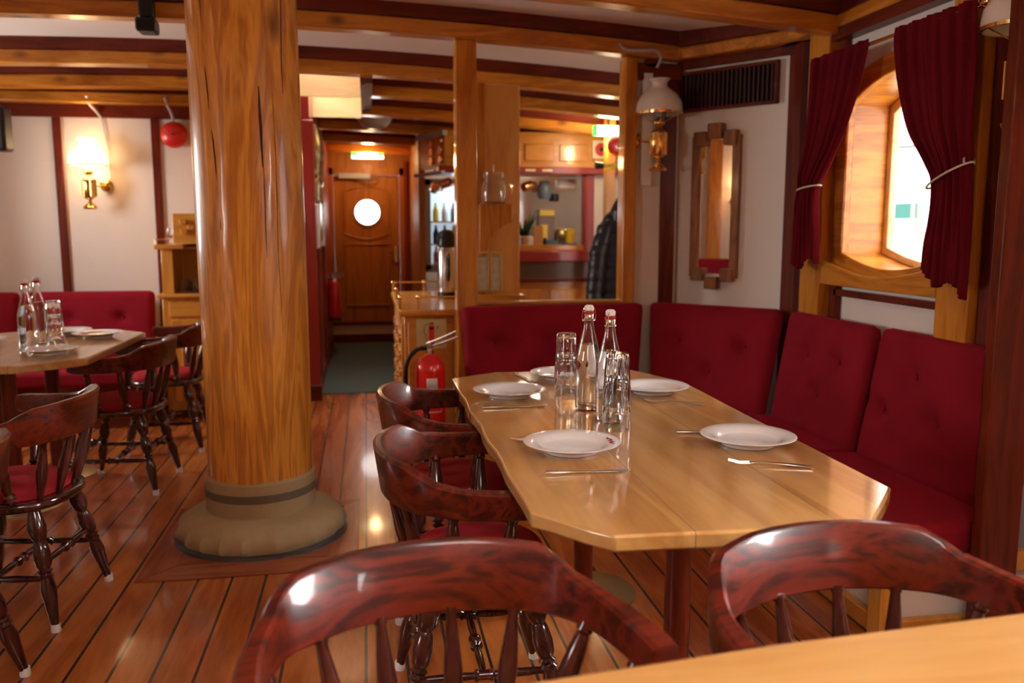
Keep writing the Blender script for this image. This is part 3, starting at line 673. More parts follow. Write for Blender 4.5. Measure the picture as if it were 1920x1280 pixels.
for i,(xy,r,lab) in enumerate(spots): place(ch,i>0,(*xy,0),math.radians(r),lab,'chair',CG)
# ---------------------------------------------------------------- tableware
def make_plate():
    t=thing('dinner_plate',(0,0,0),'','plate','white dinner plates')
    MB().lathe([(0,.006),(.07,.006),(.080,.009),(.092,.017),(.122,.0235),(.1265,.0265),(.124,.0275),(.092,.0215),(.080,.0135),(.074,.010),(0,.010)],n=64).build('dish','porcelain',t,angle=60)
    MB().lathe([(.066,0),(.070,0),(.073,.009),(.066,.008)],n=64,closed=True).build('foot_ring','porcelain',t)
    return t
pl=make_plate(); TZ=.741
PLS=[(.475,2.86,'white plate at the far left corner of the near table, knife in front of it'),(.735,3.17,'white plate at the far end of the near table, partly behind the bottles'),(.985,2.84,'white plate right of the water bottles with a fork before it'),(.515,2.115,'nearest left plate with a small red script mark on its rim'),(1.0,2.105,'white plate nearest the bench on the right of the table'),
 (-1.46,4.20,'white plate nearest on the far left table, right of its bottles'),(-1.42,4.80,'white plate at the far right corner of the left table'),(-1.62,4.95,'white plate at the back of the left table, behind the glasses'),(-1.93,4.62,'white plate cut by the left picture edge on the left table')]
plates=[]
for i,(x,y,lab) in enumerate(PLS): plates.append(place(pl,i>0,(x,y,TZ),random.uniform(0,6),lab,'plate','white dinner plates'))
# red script mark
M['script']=plain('red_brown_glaze',(.25,.04,.03),.3)
pts=[]
for i in range(46):
    t_=i/45; a=-.42+t_*.62; r=.104+.005*math.sin(t_*44)+.003*math.sin(t_*19+1); pts.append((.515+r*math.cos(a),2.115+r*math.sin(a),TZ+.0255+(.104-.104)))
MB().tube(pts,.0009,5).build('script_mark','script',plates[3])
plates[3].rotation_euler=(0,0,0)
def make_bottle():
    t=thing('water_bottle',(0,0,0),'','bottle','swing top water bottles')
    o=[(0,0),(.036,0),(.041,.005),(.042,.02),(.042,.145),(.0405,.165),(.034,.195),(.024,.235),(.0175,.262),(.0155,.285),(.0155,.300),(.0175,.303),(.0175,.312),(.014,.314)]
    i_=[(.0115,.314),(.0125,.300),(.0125,.285),(.0145,.262),(.021,.235),(.031,.195),(.0375,.165),(.039,.145),(.039,.02),(.037,.008),(0,.006)]
    MB().lathe(o+i_,n=32).build('glass_body','glass',t,angle=60)
    MB().lathe([(0,.0065),(.0365,.0085),(.0386,.02),(.0386,.145),(.0371,.165),(.0306,.195),(.027,.210),(0,.210)],n=32).build('water','water',t,angle=60)
    MB().lathe([(0,.315),(.012,.315),(.015,.319),(.015,.329),(.010,.334),(0,.334)],n=20).build('stopper','plug',t)
    MB().lathe([(.010,.306),(.0145,.306),(.0145,.316),(.010,.316)],n=20,closed=True).build('seal_ring','rubber',t)
    MB().tube(cr([(0,.0,.327),(.017,.0,.325),(.024,0,.300),(.021,0,.283),(.019,0,.290)],4),.0013,6).tube(cr([(0,.0,.327),(-.017,.0,.325),(-.024,0,.300),(-.021,0,.283),(-.019,0,.290)],4),.0013,6).tube([(.0175*math.cos(a/12*2*PI),.0175*math.sin(a/12*2*PI),.286) for a in range(13)],.0012,6).build('wire_bail','chrome',t)
    return t
bt=make_bottle(); BG='swing top water bottles'
for i,(x,y,r,lab) in enumerate([(.69,2.615,.2,'swing top water bottle in the middle of the near table, its red seal showing'),(.714,2.455,1.0,'swing top water bottle just behind the front stack of glasses'),(-1.60,4.36,.3,'water bottle nearest the camera on the left table'),(-1.62,4.56,.9,'water bottle behind the other one on the left table')]): place(bt,i>0,(x,y,TZ),r,lab,'bottle',BG)
def make_tumbler():
    # inverted tall tumbler, rim down, faceted flank
    mb=MB(); n=60; prof=[(.041,0),(.0415,.003),(.0395,.045),(.0400,.050),(.0385,.056),(.0335,.145),(.031,.152)]
    inn=[(.0,.141),(.0285,.141),(.0315,.135),(.0365,.056),(.0375,.045),(.0395,0)]
    rings=[]
    for q,(r,z) in enumerate(prof+[(0,.152)]+inn):
        if r<1e-6: rings.append([mb.b.verts.new((0,0,z))]); continue
        row=[]
        for i in range(n):
            a=2*PI*i/n; f=1
            if q in (4,5): f=1-.055*abs(math.sin(a*5))
            row.append(mb.b.verts.new((r*f*math.cos(a),r*f*math.sin(a),z)))
        rings.append(row)
    rings.append(rings[0])
    for a,b in zip(rings,rings[1:]):
        for i in range(n):
            j=(i+1)%n
            if len(a)==1 and len(b)==1: continue
            if len(a)==1: f=(a[0],b[j],b[i])
            elif len(b)==1: f=(a[i],a[j],b[0])
            else: f=(a[i],a[j],b[j],b[i])
            mb.b.faces.new(f)
    return mb.build('drinking_glass','glass',angle=30)
tb=make_tumbler(); TG='upturned ribbed tumblers stacked on the tables'; k=0
for (x,y,nm) in ((.700,2.33,'in front of the bottles'),(.662,2.80,'behind and left of the bottles'),(-1.52,4.48,'beside the bottles on the left table')):
    for j in range(2):
        o=tb if k==0 else tb.copy()
        if k: COL.objects.link(o)
        k+=1
        o.location=(x,y,TZ+j*.070); o.rotation_euler=(0,0,.3*j+k); tag(o,('upper' if j else 'lower')+' ribbed tumbler of the upturned pair '+nm,'glass',TG)
def make_knife():
    t=thing('table_knife',(0,0,0),'','knife','table knives')
    # along +X, handle at x<0
    MB().hexa([(-.105,-.008,.001),(-.105,.008,.001),(0,.006,.001),(0,-.006,.001)],[(-.105,-.007,.008),(-.105,.007,.008),(0,.005,.006),(0,-.005,.006)]).build('handle','steel',t,bevel=.002)
    MB().prism([(0,-.005),(.07,-.009),(.095,-.007),(.108,.004),(.08,.006),(0,.005)],.002,.004).build('blade','steel',t,bevel=.0006)
    return t
def make_fork():
    t=thing('table_fork',(0,0,0),'','fork','table forks')
    MB().hexa([(-.10,-.009,.001),(-.10,.009,.001),(.02,.003,.007),(.02,-.003,.007)],[(-.10,-.008,.005),(-.10,.008,.005),(.02,.0025,.010),(.02,-.0025,.010)]).build('handle','steel',t,bevel=.0015)
    MB().hexa([(.02,-.003,.007),(.02,.003,.007),(.048,.011,.004),(.048,-.011,.004)],[(.02,-.003,.010),(.02,.003,.010),(.048,.011,.006),(.048,-.011,.006)]).build('neck','steel',t,bevel=.001)
    for q in range(4):
        yy=-.0095+q*.0063
        MB().tube([(.046,yy,.005),(.07,yy,.003),(.098,yy,.009)],[.0017,.0017,.0007],6).build('tine','steel',t)
    return t
kn=make_knife(); fk=make_fork(); TZC=TZ
def put(p,used,a,b,lab,cat,grp):
    x,y=(a[0]+b[0])/2,(a[1]+b[1])/2; return place(p,used,(x,y,TZC),math.atan2(b[1]-a[1],b[0]-a[0]),lab,cat,grp)
put(kn,0,(.36,2.67),(.56,2.67),'knife lying in front of the far left plate','knife','table knives')
put(kn,1,(.40,1.915),(.62,1.905),'knife lying in front of the nearest left plate','knife','table knives')
put(kn,1,(.85,2.25),(1.06,2.22),'knife behind the nearest right plate, handle sticking out left','knife','table knives')
put(kn,1,(.57,3.26),(.61,3.06),'knife left of the plate at the far end of the table','knife','table knives')
put(fk,0,(1.05,1.86),(.87,1.935),'fork lying in front of the nearest right plate','fork','table forks')
put(fk,1,(1.08,2.60),(.90,2.69),'fork lying before the plate right of the bottles','fork','table forks')
put(fk,1,(.56,2.27),(.38,2.235),'fork behind the nearest left plate, only its tips showing','fork','table forks')
# ---------------------------------------------------------------- wall lamps
def make_lamp(lit,lab):
    """wall at +Y behind; lamp body axis at origin"""
    t=thing('wall_lamp',(0,0,0),lab,'wall lamp')
    MB().lathe([(0,-.165),(.045,-.165),(.05,-.15),(.035,-.135),(.014,-.12),(.012,-.10),(.03,-.09),(.042,-.08),(.044,.04),(.040,.05),(.022,.06),(.018,.075),(.030,.085),(.034,.10),(.024,.115),(.016,.125)],n=28).build('oil_font','brass',t,angle=50)
    mb=MB()
    for k in range(6):
        a=k*PI/3; mb.rod((.046*math.cos(a),.046*math.sin(a),-.075),(.046*math.cos(a),.046*math.sin(a),.045),.006,n=8)
    mb.build('gallery_rods','brass',t)
    MB().lathe([(.028,.11),(.030,.15),(.021,.19),(.017,.27),(.0165,.27),(.020,.19),(.029,.15),(.027,.11)],n=20,closed=True).build('glass_chimney','glass',t)
    m='opallit' if lit else 'opal'
    MB().lathe([(.124,.145),(.127,.165),(.122,.205),(.100,.245),(.066,.270),(.046,.285),(.040,.300),(.044,.315),(.060,.330),(.056,.330),(.038,.318),(.035,.300),(.042,.282),(.064,.263),(.096,.240),(.117,.203),(.121,.165),(.119,.145)],n=40,closed=True).build('lamp_shade',m,t,angle=60)
    MB().lathe([(.120,.140),(.129,.140),(.130,.152),(.120,.150)],n=40,closed=True).build('shade_ring','brass',t)
    for k in range(3):
        a=k*2*PI/3+.4; MB().tube([(.03*math.cos(a),.03*math.sin(a),.10),(.08*math.cos(a),.08*math.sin(a),.125),(.123*math.cos(a),.123*math.sin(a),.145)],.0025,6).build('shade_arm','brass',t)
    MB().tube(cr([(.0,.02,.02),(-.03,.05,.0),(-.075,.075,.005),(-.085,.10,.01)],5),.007,8).build('bracket','brass',t)
    MB().lathe([(0,0),(.045,0),(.045,.008),(.03,.02),(0,.024)],(-.085,.118,.01),(0,-1,0),24).build('wall_plate','brass',t)
    return t
lr=make_lamp(False,'unlit brass oil lamp with white opal shade beside the stepped mirror'); lr.location=(1.600,4.61,1.79)
c=copy_tree(lr); tag(c,'wall lamp cut off at the top right corner of the picture','wall lamp'); c.location=(2.07,2.50,1.80); c.rotation_euler=(0,0,-PI/2)
ll=make_lamp(True,'lit brass oil lamp glowing on the left wall'); ll.location=(-1.95,6.62,1.61)
for ch_ in [o for o in bpy.data.objects if o.parent==ll and o.name.startswith(('bracket','wall_plate'))]: ch_.scale.x=-1; ch_.location.x=-ch_.location.x
l=bpy.data.lights.new('lamp_bulb','POINT'); l.energy=34; l.color=(1,.60,.28); l.shadow_soft_size=.03; lo=bpy.data.objects.new('lamp_bulb',l); COL.objects.link(lo); lo.location=(-1.95,6.62,1.61+.13)
c=copy_tree(ll); c.location=(-3.06,3.585,1.60); c.rotation_euler=(0,0,PI/2); tag(c,'lit wall lamp on the port side, seen in the tall mirror','wall lamp')
l=bpy.data.lights.new('lamp_bulb','POINT'); l.energy=24; l.color=(1,.60,.28); l.shadow_soft_size=.03; lo=bpy.data.objects.new('lamp_bulb',l); COL.objects.link(lo); lo.location=(-3.06,3.585,1.73)
p=MB().bx(-3.2,-3.1,3.81,3.96,0,2.28).build('wooden_post','pineZ',bevel=.008); tag(p,'pine post on the port side, seen in the tall mirror','post')
cushion('backrest_cushion',(-2.93,4.15,.36),(-2.93,3.66,.36),(-3.03,4.15,.97),(-3.03,3.66,.97),.08,[(.3,.66),(.7,.66)],'red backrest on the port side, seen low in the tall mirror','backrest cushions of the left bench')
# conduits and hooks
o=MB().tube(cr([(-1.93,6.62,2.24),(-1.925,6.66,2.19),(-1.89,6.70,2.14),(-1.87,6.735,2.10)],5),.012).tube([(-1.87,6.735,2.10),(-1.84,6.735,1.9),(-1.83,6.735,1.66)],.004).build('lamp_cable','greywhite'); tag(o,'grey cable bracket running down to the lit left lamp','cable')
o=MB().tube(cr([(-1.40,6.60,2.24),(-1.395,6.64,2.19),(-1.375,6.68,2.13),(-1.37,6.70,2.06)],5),.011).build('bell_hook','greywhite'); tag(o,'grey bent hook that holds the red alarm bell on the left','hook')
b=thing('alarm_bell',(-1.37,6.68,1.9),'round red alarm bell on the left wall beside the mast','alarm bell')
MB().lathe([(0,.06),(.03,.058),(.07,.045),(.092,.02),(.095,0),(.095,-.01),(0,-.012)],(-1.37,6.70,1.985),(0,-1,0),28).build('gong','red',b); MB().lathe([(0,.075),(.008,.075),(.01,.055),(0,.05)],(-1.37,6.70,1.985),(0,-1,0),12).build('gong_nut','chrome',b)
MB().bx(-1.42,-1.32,6.705,6.748,1.93,2.04).build('back_box','red',b,bevel=.005)
o=MB().tube(cr([(1.37,4.62,2.30),(1.40,4.60,2.265),(1.50,4.58,2.26),(1.56,4.59,2.265),(1.60,4.60,2.235),(1.585,4.62,2.18)],5),.008).build('lamp_cable','greywhite'); tag(o,'bent grey pipe under the beam above the unlit lamp','pipe')
o=MB().bx(1.535,1.595,4.70,4.729,1.55,2.17).build('cable_cover','opal',bevel=.004); tag(o,'white vertical cable cover behind the unlit lamp','cable cover')
o=MB().bx(-1.075,-.985,4.50,4.62,2.255,2.32).bx(-1.065,-.995,4.53,4.60,2.32,2.5).build('ceiling_speaker','black',bevel=.012); o.location.z+=.0; tag(o,'small dark loudspeaker box under the ceiling left of the mast','loudspeaker')
o=MB().bx(-2.42,-2.25,6.0,6.15,1.80,2.08).bx(-2.36,-2.30,6.05,6.11,2.08,2.30).build('wall_speaker','black',bevel=.02); tag(o,'dark object hanging at the far left edge under the beam','loudspeaker')
# ---------------------------------------------------------------- curtains
rod=thing('curtain_rod',(2.06,3.2,2.05),'brass curtain rod above the right window','curtain rod')
MB().rod((2.06,2.66,2.065),(2.06,3.82,2.065),.008).build('rod','brass',rod); MB().lathe([(0,-.02),(.016,-.015),(.02,0),(.016,.015),(0,.02)],(2.06,2.66,2.065),(0,1,0),16).lathe([(0,0),(.014,0),(.010,.1)],(2.06,2.70,2.065),(1,0,0),12).build('finial','brass',rod)
MB().bx(2.05,2.2,3.79,3.81,2.05,2.08).build('rod_bracket','brass',rod)
def curtain(keys,label,folds,tie,flip,seed):
    """keys: (z, y_left, y_right, xoff); left = larger y"""
    t=thing('curtain',(2.06,keys[0][1]*.5+keys[0][2]*.5,keys[-1][0]),label,'curtain','dark red window curtains')
    rnd=random.Random(seed); ph=rnd.uniform(0,6)
    ks=cr([Vector((k[0],k[1],k[2])) for k in keys],7); xs=cr([Vector((k[0],k[3],k[4])) for k in keys],7)
    P=[];n=90
    for j,(k,x) in enumerate(zip(ks,xs)):
        row=[]; wd=k[1]-k[2]; v=j/(len(ks)-1)
        for i in range(n+1):
            u=i/n; y=k[1]-wd*u
            amp=x[2]
            xx=2.045-x[1]+amp*math.sin(2*PI*folds*u+ph+.8*math.sin(v*3+ph))+amp*.7*math.sin(2*PI*folds*2.3*u+2*ph+v*2)
            zz=k[0]+ (.0 if j==0 else 0)+ (.02*math.sin(2*PI*u*1.5+ph)*v**4) + (k[0]-keys[0][0])*0
            if v>.9: zz+=(-.055*u if flip else +.05*u)*(v-.9)*10
            row.append((xx,y,zz))
        P.append(row)
    mb=MB(); mb.grid(P); mb.build('cloth','curtain',t,solid=.003,angle=80)
    z,yl,yr,_x,_a=tie
    mb=MB()
    ring=[]
    for i in range(25):
        a=2*PI*i/24; ring.append((2.05-_x+.035*math.cos(a),(yl+yr)/2+(yl-yr)/2*1.05*math.sin(a),z+_a*math.sin(a)))
    mb.tube(ring,.004,6)
    if flip: mb.tube([(2.02,yr,z-_a),(2.1,2.78,z+.10),(2.12,2.75,z+.05)],.004,6)
    mb.build('tieback','rope',t); return t
curtain([(2.085,3.80,3.34,0,.006),(2.03,3.80,3.35,0,.010),(1.85,3.81,3.42,0,.009),(1.68,3.83,3.53,0,.009),(1.56,3.86,3.64,0,.012),(1.50,3.86,3.69,0,.010),(1.42,3.88,3.69,0,.012),(1.25,3.90,3.67,0,.009),(1.12,3.91,3.66,0,.009)],'red velvet curtain tied back at the left side of the window',5,(1.50,3.86,3.685,0,-.01),False,3)
curtain([(2.085,3.16,2.70,0,.006),(2.02,3.16,2.70,0,.010),(1.86,3.12,2.69,0,.009),(1.68,3.04,2.69,0,.009),(1.55,2.92,2.68,0,.012),(1.49,2.88,2.68,0,.010),(1.40,2.87,2.67,0,.012),(1.25,2.90,2.66,0,.009),(1.14,2.905,2.66,0,.009)],'very dark red curtain tied back at the right side of the window',5,(1.50,2.895,2.675,0,-.04),True,8)
# ---------------------------------------------------------------- left pine cabinet with glasses
cb=thing('pine_cabinet',(-1.15,6.4,0),'pine corner cabinet with carved door left of the mast','cabinet')
MB().bx(-1.385,-.80,6.12,6.74,.06,.84).build('lower_body','cabZ',cb,bevel=.005)
MB().bx(-1.385,-.80,6.14,6.74,.0,.06).build('plinth','mahoX',cb)
MB().bx(-1.41,-.78,6.08,6.74,.84,.868).build('worktop','cabX',cb,bevel=.008)
MB().bx(-1.375,-1.30,6.11,6.14,.868,1.17).bx(-1.375,-1.355,6.14,6.74,.868,1.17).bx(-1.375,-.80,6.70,6.74,.868,1.17).build('side_upright','cabZ',cb,bevel=.004)
MB().bx(-1.41,-1.22,6.07,6.74,1.17,1.20).bx(-1.22,-.80,6.14,6.74,1.17,1.185).build('shelf','cabX',cb,bevel=.006)
dr_=MB().bx(-1.33,-.85,6.10,6.122,.12,.69).build('door','cabZ',cb,bevel=.004)
mb=MB()
for P in ([(-1.26,6.098,.56),(-1.20,6.098,.56),(-1.20,6.098,.60),(-1.26,6.098,.60),(-1.26,6.098,.64),(-.92,6.098,.64),(-.92,6.098,.17),(-1.14,6.098,.17),(-1.14,6.098,.21),(-1.2,6.098,.21),(-1.20,6.098,.25),(-1.26,6.098,.25),(-1.26,6.098,.56)],): mb.tube(P,.009,6)
mb.build('carved_moulding','cabX',dr_)
MB().bx(-1.11,-1.06,6.075,6.10,.36,.47).build('handle_block','pineZ',dr_,bevel=.004)
MB().bx(-1.34,-.85,6.105,6.122,.71,.81).build('drawer','cabX',cb,bevel=.004)
MB().tube([(-1.40,6.08,1.235),(-1.33,6.08,1.235)],.005).rod((-1.40,6.08,1.20),(-1.40,6.08,1.235),.004).rod((-1.40,6.08,1.235),(-1.40,6.6,1.235),.004).build('brass_rail','brass',cb)
hc=thing('hanging_cabinet',(-1.12,6.3,1.19),'small pine hanging cupboard with square block handles above the cabinet','cabinet')
MB().bx(-1.285,-.85,6.09,6.7,1.205,1.41).build('cupboard_body','cabX',hc,bevel=.004)
for (x,z) in ((-1.215,1.352),(-1.165,1.318),(-1.21,1.285)): MB().bx(x-.022,x+.022,6.068,6.09,z-.016,z+.016).build('square_block','pineX',hc,bevel=.003)
wg=[]
gmb=MB().lathe([(.03,0),(.032,.002),(.034,.085),(.032,.085),(.029,.006),(0,.006),(0,0)],n=14)
g0=gmb.build('cabinet_glass','glass'); q=0
for r_ in range(3):
    for c_ in range(6):
        o=g0 if q==0 else g0.copy()
        if q: COL.objects.link(o)
        q+=1; o.location=(-1.26+c_*.075,6.22+r_*.09,.869); tag(o,'small clear glass on the open shelf of the pine cabinet','glass','glasses in the pine cabinet')
o=MB().lathe([(0,0),(.022,0),(.022,.003),(.004,.006),(.004,.04),(.02,.06),(.026,.09),(.022,.115),(.02,.115),(.02,.06),(0,.045)],(-1.335,6.25,1.20),n=14).build('stem_glass','glass'); tag(o,'small stemmed glass on top of the cabinet corner','glass')
# closet/strip right of bell (warm wood edge)
p=MB().bx(-1.215,-1.17,6.55,6.72,1.42,2.05).build('carved_bracket','cabZ',bevel=.01); tag(p,'pine bracket board on the wall above the hanging cupboard','bracket')
# ---------------------------------------------------------------- counter, brass rail, extinguisher
ct=thing('bar_counter',(.35,5.5,0),'pine counter with brass rail beside the corridor','counter')
MB().bx(.20,.485,4.86,6.2,.08,.82).build('counter_body','cabZ',ct,bevel=.006)
MB().bx(.21,.485,4.88,6.2,0,.08).build('plinth','mahoX',ct)
MB().bx(.165,.62,4.80,6.25,.82,.855).build('countertop','cabX',ct,bevel=.01)
MB().bx(.22,.47,4.845,4.862,.12,.78).build('end_panel','cabX',ct,bevel=.005)
for (a,b) in ((4.95,5.35),(5.42,5.80),(5.86,6.16)):
    d_=MB().bx(.185,.20,a,b,.14,.76).build('carved_door','cabZ',ct,bevel=.004)
    mb=MB()
    for z in (.66,.56,.46,.36,.26): mb.bx(.172,.188,a+.03,a+.09,z-.012,z+.02); mb.bx(.175,.188,a+.12,b-.05,z+.01,z+.03)
    mb.build('carved_block','pineY',d_,bevel=.003)
mb=MB()
for (a,b) in (((.18,6.2,.925),(.18,4.84,.925)),((.28,4.84,.925),(.60,4.84,.925)),((.18,6.2,.925),(.6,6.2,.925))): mb.rod(a,b,.006,n=10)
for (x,y) in ((.18,6.2),(.18,5.5),(.18,4.9),(.18,4.84),(.28,4.84),(.40,6.2)): mb.rod((x,y,.855),(x,y,.925),.007,n=10); mb.lathe([(0,-.014),(.012,-.008),(.014,0),(.012,.008),(0,.009)],(x,y,.925))
mb.build('brass_rail','brass',ct)
sg=thing('extinguisher_sign',(.355,4.84,.63),'cream sign with red extinguisher symbol on the counter end','sign')
M['signcream']=plain('luminous_cream',(.62,.58,.30),.5)
MB().bx(.268,.438,4.836,4.843,.63,.80).build('sign_board','signcream',sg)
mb=MB().bx(.338,.368,4.832,4.837,.655,.755).lathe([(0,0),(.015,0),(.015,.004),(0,.004)],(.353,4.832,.755),(0,1,0),20); mb.build('red_symbol','red',sg)
MB().bx(.341,.365,4.831,4.837,.773,.780).tube([(.34,4.834,.775),(.315,4.834,.765),(.31,4.834,.73),(.328,4.834,.68)],.0018,6).build('black_symbol','black',sg)
def text(s,size,loc,rot,m,parent,name='lettering'):
    cu=bpy.data.curves.new(name,'FONT'); cu.body=s; cu.size=size; cu.extrude=.0006; cu.materials.append(M[m]); t0=bpy.data.objects.new(name,cu); COL.objects.link(t0); bpy.context.view_layer.update(); me=bpy.data.meshes.new_from_object(t0); bpy.data.objects.remove(t0); o=bpy.data.objects.new(name,me); COL.objects.link(o); o.rotation_euler=rot; o.parent=parent; o.location=Vector(loc)-abs_loc(parent); return o
text('F',.028,(.382,4.832,.742),(PI/2,0,0),'black',sg)
def extinguisher(loc,s,label,full=True):
    t=thing('fire_extinguisher',loc,label,'fire extinguisher'); x,y,z=loc
    MB().lathe([(0,0),(.075*s,0),(.082*s,.01*s),(.082*s,.40*s),(.078*s,.44*s),(.055*s,.475*s),(.03*s,.492*s),(.022*s,.50*s),(0,.50*s)],loc,n=36).build('cylinder','extred',t,angle=50)
    MB().lathe([(.022*s,.50*s),(.022*s,.52*s),(.014*s,.525*s),(.014*s,.55*s),(0,.55*s)],loc,n=16).build('valve','chrome',t)
    MB().tube([(x+.0*s,y,z+.535*s),(x+.06*s,y,z+.55*s),(x+.15*s,y,z+.585*s)],[.008*s,.007*s,.006*s]).tube([(x-.02*s,y,z+.55*s),(x+.05*s,y,z+.575*s),(x+.14*s,y,z+.615*s)],[.008*s,.006*s,.005*s]).build('lever','steel',t)
    MB().lathe([(0,0),(.013*s,0),(.013*s,.02*s),(0,.02*s)],(x-.035*s,y-.01*s,z+.53*s),(-1,0,0),14).build('green_cap','green' if False else 'leaf',t)
    MB().tube(cr([(x-.02*s,y-.01,z+.53*s),(x-.07*s,y-.02,z+.525*s),(x-.12*s,y-.02,z+.47*s),(x-.135*s,y-.02,z+.38*s),(x-.13*s,y-.02,z+.2*s),(x-.11*s,y-.02,z+.08*s)],5),.012*s).build('hose','black',t)
    if full:
        def lab(z0,z1,a0,a1,m,nm,r=.0832):
            mb=MB(); P=[]
            for zz in (z0,z1): P.append([(x+r*s*math.cos(a0+(a1-a0)*i/12),y+r*s*math.sin(a0+(a1-a0)*i/12),z+zz*s) for i in range(13)])
            mb.grid(P); mb.build(nm,m,t,solid=.0006)
        lab(.32,.375,-1.9,-1.2,'paper','white_label'); lab(.05,.13,-2.1,-1.0,'paper','white_label')
        for (z0,z1) in ((.305,.31),(.19,.195)): lab(z0,z1,-2.2,-.9,'paper','label_border')
        lab(.19,.31,-2.22,-2.18,'paper','label_border'); lab(.19,.31,-.92,-.88,'paper','label_border')
        for k_,(z0,z1) in enumerate(((.285,.29),(.265,.27),(.245,.25),(.225,.23))): lab(z0,z1,-2.0,-1.2+.05*k_,'paper','label_line')
        lab(.07,.11,-1.75,-1.65,'extred','label_mark',.0842); lab(.07,.11,-1.5,-1.4,'extred','label_mark',.0842)
    return t
extinguisher((.325,4.56,.145),1.0,'large red fire extinguisher in front of the counter end')
o=MB().bx(.24,.42,4.64,4.86,.35,.40).bx(.24,.42,4.5,4.66,.115,.145).bx(.24,.42,4.64,4.86,.115,.145).build('extinguisher_bracket','black',bevel=.004); tag(o,'black bracket that holds the large extinguisher on the counter end','bracket')
extinguisher((-.34,8.9,.40),.74,'small red fire extinguisher on the corridor wall near the door',False)
extinguisher((-.37,9.35,.42),.72,'farther small red extinguisher half hidden behind the other in the corridor',False)
o=MB().bx(-.40,-.27,8.80,9.45,.37,.40).build('extinguisher_shelf','black'); tag(o,'black shelf under the two small extinguishers in the corridor','shelf')
# corridor wall things
for i,(y,z0,z1,m,lab) in enumerate(((6.95,1.15,1.5,'paper','pale paper notice hung highest on the corridor wall near the mast'),(7.35,1.2,1.55,'steel','grey framed notice on the corridor wall'),(7.8,1.15,1.5,'paper','pale notice farther along the corridor wall'))):
    o=MB().bx(-.40,-.375,y,y+.26,z0,z1).build('wall_notice',m,bevel=.003); tag(o,lab,'notice')
for i,(y,m,lab) in enumerate(((6.72,'dullbrass','long brassy strip of hung things on the corridor wall top'),(7.45,'mirrorwood','brown hung board high on the corridor wall'))):
    mb=MB(); mb.tube(cr([(-.38,y,2.08),(-.37,y+.03,1.9),(-.375,y+.05,1.7),(-.37,y+.02,1.52)],4),[.02,.03,.035,.04,.04,.035,.03,.03,.03,.03,.025,.02,.02],8).build('hanging_strap',m)
    tag([o_ for o_ in bpy.data.objects if o_.name.startswith('hanging_strap')][-1],lab,'hanging')
# thermos on the counter
th=thing('pump_thermos',(.53,5.7,.855),'steel pump thermos with black top on the counter behind the pine post','thermos')
MB().lathe([(0,0),(.062,0),(.062,.04)],(.515,5.6,.857)).build('base_ring','black',th); MB().lathe([(.06,.04),(.062,.05),(.062,.30),(.05,.33)],(.515,5.6,.857)).build('flask_body','steel',th)
MB().lathe([(.05,.33),(.062,.34),(.066,.39),(.05,.43),(.02,.445),(0,.445)],(.515,5.6,.857)).tube([(.50,5.55,1.25),(.46,5.5,1.26),(.45,5.49,1.21)],.009).build('pump_head','black',th); MB().tube(cr([(.515,5.53,1.14),(.515,5.49,1.1),(.515,5.49,1.02),(.515,5.53,.98)],4),.012).build('handle','black',th)
# ---------------------------------------------------------------- box column, jar lamp, brass frames
bc=thing('box_column',(.82,5.45,0),'wide pale pine box column behind the red bench','column')
MB().bx(.72,.955,5.35,5.5,0,2.19).build('column_face','columnpine',bc,bevel=.006); MB().bx(.672,.735,5.30,5.52,0,2.19).build('column_cheek','pineZ',bc,bevel=.006)
mb=MB().hexa([(.69,5.29,1.10),(.73,5.29,1.17),(.76,5.29,1.25),(.84,5.29,1.33),(.895,5.29,1.35),(.895,5.29,1.46),(.69,5.29,1.46)],[(.69,5.35,1.10),(.73,5.35,1.17),(.76,5.35,1.25),(.84,5.35,1.33),(.895,5.35,1.35),(.895,5.35,1.46),(.69,5.35,1.46)]).build('scrolled_bracket','pineZ',bc,bevel=.004)
jl=thing('jar_lantern',(.765,5.2,1.43),'clear glass jar hanging in front of the pine box column','jar')
MB().lathe([(0,0),(.065,0),(.072,.01),(.075,.06),(.072,.11),(.060,.13),(.060,.145),(.063,.150),(.063,.185),(.056,.185),(.055,.150),(.054,.13),(.066,.105),(.070,.06),(.066,.012),(0,.008)],(.765,5.19,1.46),n=28).build('jar_glass','clearjar',jl,angle=60)
MB().rod((.765,5.19,1.648),(.765,5.19,1.69),.002).bx(.762,.768,5.19,5.30,1.685,1.69).build('jar_hook','steel',jl)
MB().tube(cr([(.83,5.19,1.49),(.875,5.19,1.50),(.88,5.19,1.56),(.845,5.19,1.60)],4),.007).build('jar_handle','clearjar',jl)
bf=thing('folding_picture_frame',(.74,5.25,.92),'pair of hinged brass frames with pale pictures on the pine column','picture frame')
M['photo']=plain('faded_picture',(.58,.62,.50),.3,noise=.5,nscale=25)
for (x0,x1) in ((.665,.745),(.75,.825)):
    mb=MB(); 
    for a in ((x0,x0+.010,.93,1.17),(x1-.010,x1,.92,1.17),(x0,x1,1.155,1.17),(x0,x1,.92,.935),(x0,x1,1.135,1.142)): mb.bx(a[0],a[1],5.245,5.262,a[2],a[3])
    f_=mb.build('brass_leaf','dullbrass',bf,bevel=.002); MB().bx(x0+.01,x1-.01,5.255,5.26,.935,1.135).build('picture','photo',f_)
o=MB().bx(.60,.97,5.2,5.5,.86,.90).build('column_shelf','cabX',bevel=.004); tag(o,'pine shelf block at the foot of the brass frames','shelf')
